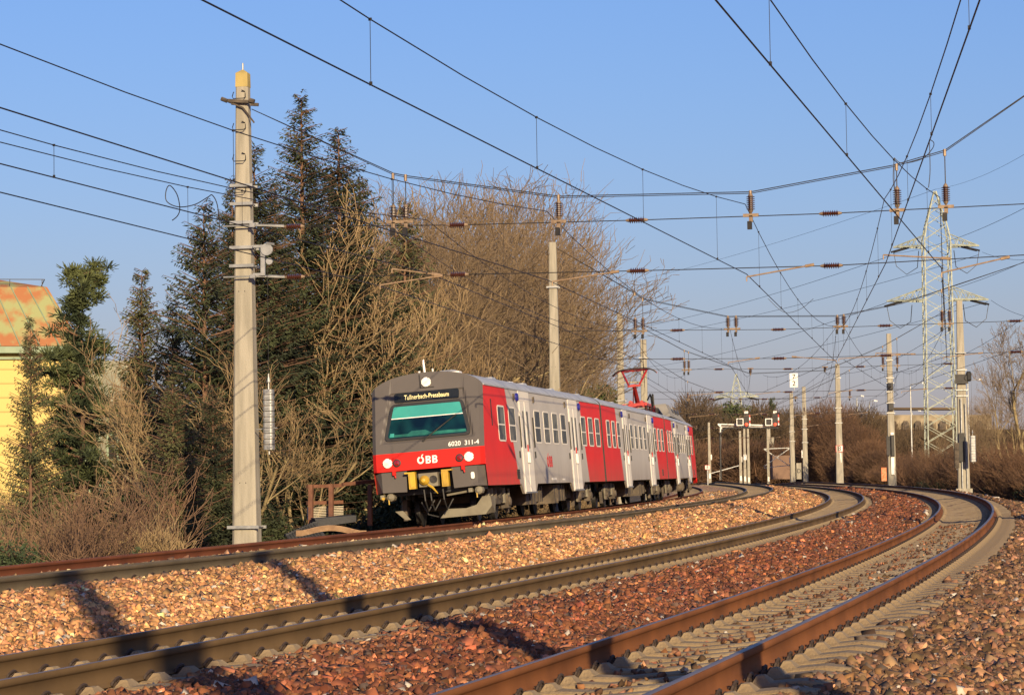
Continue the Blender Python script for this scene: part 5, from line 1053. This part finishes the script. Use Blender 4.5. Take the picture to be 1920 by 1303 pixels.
# old stone wall and red corner object low on the left bank
m_stone2 = mat('old_stone', (.30, .235, .13), (.12, .09, .05), 2.4, .95, bump=1., bscale=7)
P = at(420, 64); P.z = gz(P); b = MB()
for i in range(8):
    for k in range(3+(i % 3 == 0)-(i > 5)): b.box((rng.uniform(-.08, .08), i*.34-.9+rng.uniform(-.03, .03)+(k % 2)*.12, .12+k*.21), (.26, .16*rng.uniform(.7, 1), .10*rng.uniform(.85, 1.05)), 0, X=(1, rng.uniform(-.1, .1), 0))
o = tag(b.build('stone_wall', m_stone2), 'crumbling old stone wall at the foot of the dark conifers, left of the mast', 'wall'); o.location = P; o.rotation_euler = (0, 0, PSI)
P = at(22, 59); P.z = gz(P); b = MB(); b.box((0, 0, .30), (.5, .8, .30)); b.add([(-.6, -.9, .60), (.6, -.9, .60), (.6, .9, .60), (-.6, .9, .60), (0, -.9, .95), (0, .9, .95)], [(0, 1, 4), (2, 3, 5), (1, 2, 5, 4), (3, 0, 4, 5)], 1)
o = tag(b.build('shed', [m_sred, mat('shed_roof', (.30, .10, .07), (.2, .07, .05), 3, .8)]), 'little red shed at the lower left edge above the rail', 'shed'); o.location = P; o.rotation_euler = (0, 0, .9)
# steel railing and lineside culvert head left of the train
P = F(67.5, 19.6, 0); zt0 = float(ZT(67.5, 19.6)); top = ray(606, 908).z*math.hypot(P.x, P.y)+CZ
def pt(px, py, D): v = ray(px, py)*D; return Vector((v.x, v.y, v.z+CZ))
DR = 71.
rl = empty('steel_railing', pt(610, 985, DR), 'rust-brown steel railing beside the rail, left of the train front', 'railing'); o_ = rl.location
m_rust = mat('rusty_steel', (.20, .085, .045), (.12, .05, .03), 5, .8)
b = MB()
for a, c in (((576, 912), (642, 910)), ((576, 943), (642, 941)), ((642, 908), (700, 902))): b.bar(pt(*a, DR)-o_, pt(*c, DR+.6)-o_, .09)
b.build('top_rail', m_rust, rl)
for x in (583, 621, 694):
    b = MB(); b.bar(pt(x, 908, DR)-o_, pt(x, 985, DR)-o_, .11); b.build('post', m_rust, rl)
m_slat = mat('pale_slats', (.55, .50, .38), (.45, .40, .30), 4, .8)
gr = empty('slatted_panel', pt(612, 972, DR+.35), 'pale horizontal slatted panel behind the rust-brown railing', 'panel'); o_ = gr.location
for i in range(7): b = MB(); b.bar(pt(577, 951+i*3.2, DR+.35)-o_, pt(644, 949+i*3.0, DR+.35)-o_, .022, 0, .02); b.build('slat', m_slat, gr)
b = MB(); b.bar(pt(578, 950, DR+.3)-o_, pt(578, 974, DR+.3)-o_, .05); b.build('end_post', m_slat, gr)
m_slab = mat('dark_slab', (.045, .047, .05), (.028, .029, .032), 3, .8, bump=.3)
b = MB(); q = [pt(590, 972, 69.5), pt(668, 966, 69.5), pt(668, 978, 69.5), pt(596, 988, 69.5)]; q2 = [p+Vector((1.2, .5, .02)) for p in q]
b.add(q+q2, [(0, 1, 2, 3), (4, 5, 6, 7), (0, 1, 5, 4), (1, 2, 6, 5), (2, 3, 7, 6), (3, 0, 4, 7)]); b.build('tmp', m_slab)
bpy.data.objects['tmp'].name = 'culvert_slab'; tag(bpy.data.objects['culvert_slab'], 'dark rubber-edged slab below the railing left of the train', 'slab')
b = MB()
for i in range(11):
    f_ = i/10; p = pt(540+50*f_, 1002-22*f_, 69); b.bar(p, p+Vector((.9, .35, -.02)), .11, 0, .06); b.bar(p+Vector((0, 0, -.02)), p+Vector((-.2, -.3, -.35)), .10, 0, .05)
tag(b.build('trough_cover', m_slab), 'descending row of dark trough covers below the railing', 'trough cover')
b = MB(); z_ = lambda p, dz_: Vector((p.x, p.y, p.z+dz_))
for k in range(5):
    pts = [z_(pt(555+x*1.0, 1004-k*2.2-10*math.sin(math.pi*min(1, max(0, (x-10)/110)))**1.2, 67.5), 0) for x in range(0, 135, 12)]; b.tube(pts, .014, 5)
tag(b.build('cable_bundle', mat('dusty_cable', (.42, .27, .15), (.30, .18, .10), 6, .8)), 'bundle of dusty cables arching over the ballast left of the train', 'cables')

# ------------------------------------------------------------------ lattice pylons and power lines
def pylon(px, D, py_top, py_base, arms, wbot, wtop, py_waist, label, th=.14, yaw=0.):
    P = at(px, D); z0 = ray(px, py_base).z*D+CZ; z0 = min(z0, gz(P)); Hh = ray(px, py_top).z*D+CZ-z0; Hw = ray(px, py_waist).z*D+CZ-z0
    v = ray(px, 895); root = empty('lattice_pylon', (P.x, P.y, z0), label, 'pylon', 'lattice pylons', math.atan2(v.y, v.x)+yaw)
    def hw(z): return (wbot+(wtop-wbot)*z/Hw)/2 if z < Hw else wtop/2*(1-(z-Hw)/(Hh-Hw))+.05
    b = MB(); cs = [(-1, -1), (1, -1), (1, 1), (-1, 1)]; lev = [0]
    while lev[-1] < Hh-.8: lev.append(min(Hh, lev[-1]+max(.9, hw(lev[-1])*1.15)))
    for a, c in zip(lev[:-1], lev[1:]):
        A = [Vector((x*hw(a), y*hw(a), a)) for x, y in cs]; B = [Vector((x*hw(c), y*hw(c), c)) for x, y in cs]
        for k in range(4):
            j = (k+1) % 4; b.bar(A[k], B[k], th*1.5); b.bar(A[k], B[j], th*.62); b.bar(A[j], B[k], th*.62)
    b.build('tower', m_pylon, root)
    tips = []
    for py_a, hl in arms:
        za = ray(px, py_a).z*D+CZ-z0; b = MB(); w_ = hw(za); rise = hl*.25
        for sg in (-1, 1):
            tip = Vector((0, sg*hl, za)); tips.append((tip, sg))
            for x in (-1, 1):
                r_a = Vector((x*w_, sg*w_, za)); r_b = Vector((x*w_, sg*w_, za+rise)); b.bar(r_a, tip, th*1.3, 0, th*1.9); b.bar(r_b, tip, th)
                for k in range(1, 5): f = k/5; b.bar(r_a.lerp(tip, f), r_b.lerp(tip, max(0, f-.15)), th*.6); b.bar(r_a.lerp(tip, f), r_b.lerp(tip, min(1, f+.1)), th*.6)
        b.build('crossarm', m_pylon, root)
        for sg in (-1, 1):
            b = MB(); tp = Vector((0, sg*(hl-.2), za-.1)); ow = Vector((-1.2, sg*1.9, -.75)); 
            for dy in (0, .35): b.tube([tp+Vector((0, -sg*1.6+dy, 0)), tp+Vector((-.6, -sg*3.6+dy*2 if False else sg*.2+dy, -.55))], th*1.1, 6)
            b.tube([tp+Vector((0, sg*.2, -.5)), tp+Vector((0, -sg*.1, -2.2)), tp+Vector((0, -sg*1.3, -3.2)), tp+Vector((0, -sg*2.6, -2.4)), tp+Vector((0, -sg*2.8, -.4))], .045, 4); b.build('insulator_string', m_dark, root)
    return root, z0
py1, _z = pylon(1766, 330, 355, 862, [(462, 5.1), (563, 6.05)], 3.5, 3.05, 445, 'large pale green lattice pylon with two crossarms at the right', .10, .12)
py2, _z = pylon(1384, 520, 700, 880, [(744, 4.2), (778, 4.2)], 3.6, 1.6, 735, 'small distant lattice pylon behind the two red signals', .12)
GL = 'high-voltage conductors crossing the sky'
def conductor(a, c, label, sag=2., r_=.022, name='power_line'):
    b = MB(); rope(b, [a, c], r_, sag, 4, 16); tag(b.build(name, m_wire), label, 'power line', GL)
T = lambda px, py, D: pt(px, py, D)
for a, c, lb in (((0, 1, 1), 0, 0),): pass
far = 560
for (x0, y0, D0), (x1, y1, D1), lb, r_ in (
    ((1755, 355, 330), (2050, 200, 220), 'thin earth wire running from the top of the large pylon to the right edge', .016), ((1755, 355, 330), (1100, 545, far), 'faint earth wire running left from the top of the large pylon', .022),
    ((1675, 478, 330), (1130, 625, far), 'upper conductor running down left from the large pylon', .03), ((1835, 478, 330), (1150, 640, far), 'second conductor running down left, through the upper crossarm', .03),
    ((1662, 568, 330), (1200, 690, far), 'lower conductor running down left from the lower crossarm', .03), ((1852, 566, 330), (1240, 700, far), 'lowest conductor, passing behind the pylon body', .03),
    ((1675, 476, 330), (2060, 310, 200), 'conductor rising to the right edge above the upper crossarm', .022), ((1842, 473, 330), (2060, 450, 210), 'nearly level conductor leaving the upper crossarm to the right', .022),
    ((1662, 566, 330), (2060, 420, 210), 'conductor rising right between the two crossarms', .022), ((1858, 563, 330), (2060, 590, 210), 'short conductor leaving the lower crossarm to the right edge', .022)):
    conductor(T(x0, y0, D0), T(x1, y1, D1), lb, 1.2, r_)
# ------------------------------------------------------------------ signals, boards, lamps, far structures
sg0 = at(1350, 300); gzz = gz(sg0); DS = 300
gant = empty('signal_gantry', (sg0.x, sg0.y, gzz), 'white cantilever signal bridge with a black curved pipe beyond the train', 'signal bridge'); o_ = Vector(gant.location)
b = MB(); b.bar(pt(1351, 900, DS)-o_, pt(1351, 795, DS)-o_, .13); b.bar(pt(1346, 795, DS)-o_, pt(1432, 797, DS)-o_, .11); b.bar(pt(1351, 800, DS)-o_, pt(1432, 800, DS)-o_, .10); b.bar(pt(1346, 795, DS)-o_, pt(1354, 804, DS)-o_, .1)
b.build('frame', m_sign, gant)
b = MB(); pts = [pt(1352, 900, DS-1.2), pt(1350, 822, DS-1.2)]+[pt(1350+16*(1-math.cos(t)), 822-20*math.sin(t), DS-1.2) for t in np.linspace(.2, math.pi/2, 6)]+[pt(1460, 802, DS-1.2)]
b.tube([p-o_ for p in pts], .10, 6); b.build('pipe', m_dark, gant)
for x, lb in ((1396, 'left red-lit railway signal with a square screen on the bridge'), (1450, 'right red-lit railway signal with a square screen on the bridge')):
    s_ = DS/FPX; c = pt(x+3.5, 787, DS-.8); sgn = empty('railway_signal', c, lb, 'signal', 'red signals on the bridge', math.atan2(c.y, c.x)); q = lambda u, v_: (0, -u*s_, v_*s_)
    b = MB(); b.box((0.1, 0, 0), (.12, 4.6*s_, 12.5*s_)); b.build('housing', m_dark, sgn)
    b = MB(); b.lathe(q(0, -8.5), (-1, 0, 0), [(0, 3.0*s_), (.06, 2.6*s_), (.08, .001)], 14); b.build('lamp', m_rlamp, sgn)
    b = MB(); b.box(q(-12, -4), (.08, 6.0*s_, 6.2*s_)); o = b.build('screen', m_dark, sgn); b = MB(); ring(b, rrect(13*s_, 13.6*s_, .02, 1), rrect(10*s_, 10.6*s_, .02, 1), (-.10, 12*s_, -4*s_), (0, -1, 0), (0, 0, 1), (-1, 0, 0), .04); b.build('frame', m_sign, o)
    b = MB(); b.box(q(0, 14.0), (.03, 3.4*s_, 2.2*s_)); o = b.build('number_plate', m_sign, sgn); text('lettering', 'F1' if x < 1420 else 'F2', 3.2*s_, frame4((-.05, 0, 14*s_), (0, -1, 0), (0, 0, 1)), m_ink, o, .003)
    b = MB()
    for k in range(4): b.box(q(6.2, -9+5.4*k), (.03, 1.1*s_, 2.7*s_), k % 2)
    b.build('mast_stripe', [m_sign, m_sred], sgn)
def board(name, px, py, D, w_px, h_px, lines, label, cat, frame=None, post=None, size=None, m=None, grp=None, grid_=False):
    s_ = D/FPX; c = pt(px, py, D); root = empty(name, c, label, cat, grp, math.atan2(c.y, c.x)); W, H = w_px*s_, h_px*s_
    b = MB(); b.box((0, 0, 0), (.02, W/2, H/2)); b.build('panel', m or m_sign, root)
    if frame: b = MB(); ring(b, rrect(W, H, .01, 1), rrect(W-.07*W*2, H-.07*W*2, .01, 1), (-.022, 0, 0), (0, -1, 0), (0, 0, 1), (-1, 0, 0), .01); b.build('border', frame, root)
    n = len(lines)
    for i, t in enumerate(lines): text('lettering', t, (size or .8)*H/n, frame4((-.035, 0, H/2-(i+.5)*H/n*(.94)-.03*H), (0, -1, 0), (0, 0, 1)), m_ink, root, .004, 1., .006*H)
    if post: b = MB(); b.tube([(.05, 0, -H/2), (.05, 0, -post)], .05, 6); b.build('post', m_galv, root)
    return root
board('kilometre_board', 1488.5, 713, 338, 15, 26, ['7', '2'], 'white board reading 7 over 2 high on the grey mast', 'sign', size=1.0, post=1.2)
board('number_board', 1574, 841, 274.2, 13.5, 12.5, ['8'], 'white number 8 board with red border on the mast', 'sign', m_sred, size=1.0)
board('number_board', 1326.5, 876, 200, 9.5, 8.5, ['8'], 'small white number 8 board right behind the train rear', 'sign', m_sred, post=1.3, size=1.0)
for py, h_ in ((858, 18), (875, 12), (890, 16)): board('notice_strip', 1575.5, py, 274.2, 4.5, h_, [], {858: 'upper white strip', 875: 'narrow yellowish strip', 890: 'lower white strip'}[py]+' under the number 8 board on the mast', 'sign', m=m_sign if py != 875 else m_yellow)
board('number_plate', 1506, 851, 329.2, 6, 14, ['7', '8'], 'white plate reading 7 over 8 on the tall far mast', 'plate', size=.95)
board('notice_strip', 1507.5, 885, 329.2, 4, 22, [], 'tall white strip at the foot of the tall far mast', 'sign')
board('number_plate', 1513, 859, 360, 5, 8, ['4'], 'white plate reading 4 at the right of the tall far mast', 'plate')
board('painted_post', 1498, 883, 325, 9, 30, ['D'], 'short grey post with black painted letters beside the far mast', 'post', m=m_conc, size=.35)
board('warning_panel', 1657.5, 889, 217, 9.5, 25, [], 'orange and white panel beside the mast with switch gear', 'sign', m=m_orange)
for px, py, D, lb in ((1397, 857, 335, 'white plate low on the middle mast under the first signal'), (1389, 861, 338, 'white plate on the left mast under the first signal'), (1483, 863, 360, 'white plate on the mast with lattice arms'), (1332, 857, 326, 'white plate low on the slim mast by the train rear')): board('number_plate', px, py, D, 5.5, 10, ['8', '1'] if px != 1332 else [], lb, 'plate', size=.8)
for px, py, D, hx, lb in ((1645, 751, 520, 12, 'street lamp whose arm points right, far left of the large pylon'), (1735, 718, 420, 24, 'tall street lamp with a long arm just left of the large pylon'), (1841, 711, 430, 22, 'street lamp right of the mast with cables'), (1727, 769, 560, 14, 'lowest distant street lamp left of the large pylon'), (1620, 742, 540, 10, 'faint distant street lamp farthest left')):
    P = at(px-hx, D); z0 = gz(P); z1 = ray(px, py).z*D+CZ; lm = empty('street_lamp', (P.x, P.y, z0), lb, 'street lamp', 'street lamps beyond the embankment'); o_ = lm.location
    b = MB(); e2 = pt(px-6, py, D)-o_; b.tube([(0, 0, 0), (0, 0, z1-z0-.5)], [.14, .09], 6); b.tube([(0, 0, z1-z0-.5), (0, 0, z1-z0-.2), e2], .06, 5); b.build('pole', m_galv, lm); b = MB(); e3 = pt(px, py+1, D)-o_; b.bar(e2, e3, .35, 0, .25); b.build('lamp_head', m_sign, lm)
b = MB(); DB = 520
for px0, px1, py0, py1_, m in ((1640, 1860, 778, 806, 0), (1665, 1800, 764, 768, 1), (1630, 1960, 806, 870, 1)):
    a_, c_ = pt(px0, py1_, DB), pt(px1, py1_, DB); hz_ = (py1_-py0)*DB/FPX; n_ = Vector((a_.y-c_.y, c_.x-a_.x, 0)).normalized()*-4
    b.add([a_, c_, c_+Vector((0, 0, hz_)), a_+Vector((0, 0, hz_)), a_-n_, c_-n_, c_-n_+Vector((0, 0, hz_)), a_-n_+Vector((0, 0, hz_))], [(0, 1, 2, 3), (4, 7, 6, 5), (3, 2, 6, 7), (0, 3, 7, 4), (1, 5, 6, 2)], m)
bd = empty('road_embankment_wall', (0, 0, 0), 'pale stone retaining wall with dark arches beyond the right-hand trees', 'wall'); b.build('wall', [mat('pale_stone', (.40, .33, .22), (.17, .14, .09), .45, .95), m_far], bd)
for i in range(9):
    b = MB(); a_ = pt(1652+i*23, 796, DB-.4); b.prism([(-.6, -1.0), (.6, -1.0), (.6, .3), (.3, .7), (-.3, .7), (-.6, .3)], a_, (math.sin(PSI), -math.cos(PSI), 0), (0, 0, 1), (-math.cos(PSI), -math.sin(PSI), 0), .3); b.build('arch', m_under, bd)
# low brown lineside building / wall at the vanishing point
b = MB(); a_, c_ = pt(1445, 898, 372), pt(1500, 898, 372); b.add([a_, c_, c_+Vector((0, 0, 3.2)), a_+Vector((0, 0, 3.2)), a_+Vector((3, 0, 0)), c_+Vector((3, 0, 0)), c_+Vector((3, 0, 3.2)), a_+Vector((3, 0, 3.2))], [(0, 1, 2, 3), (3, 2, 6, 7), (0, 3, 7, 4), (1, 5, 6, 2)])
tag(b.build('lineside_hut', mat('hut_brown', (.24, .15, .10), (.18, .11, .075), .5, .9)), 'plain brown lineside hut between the second signal and the far masts', 'hut')
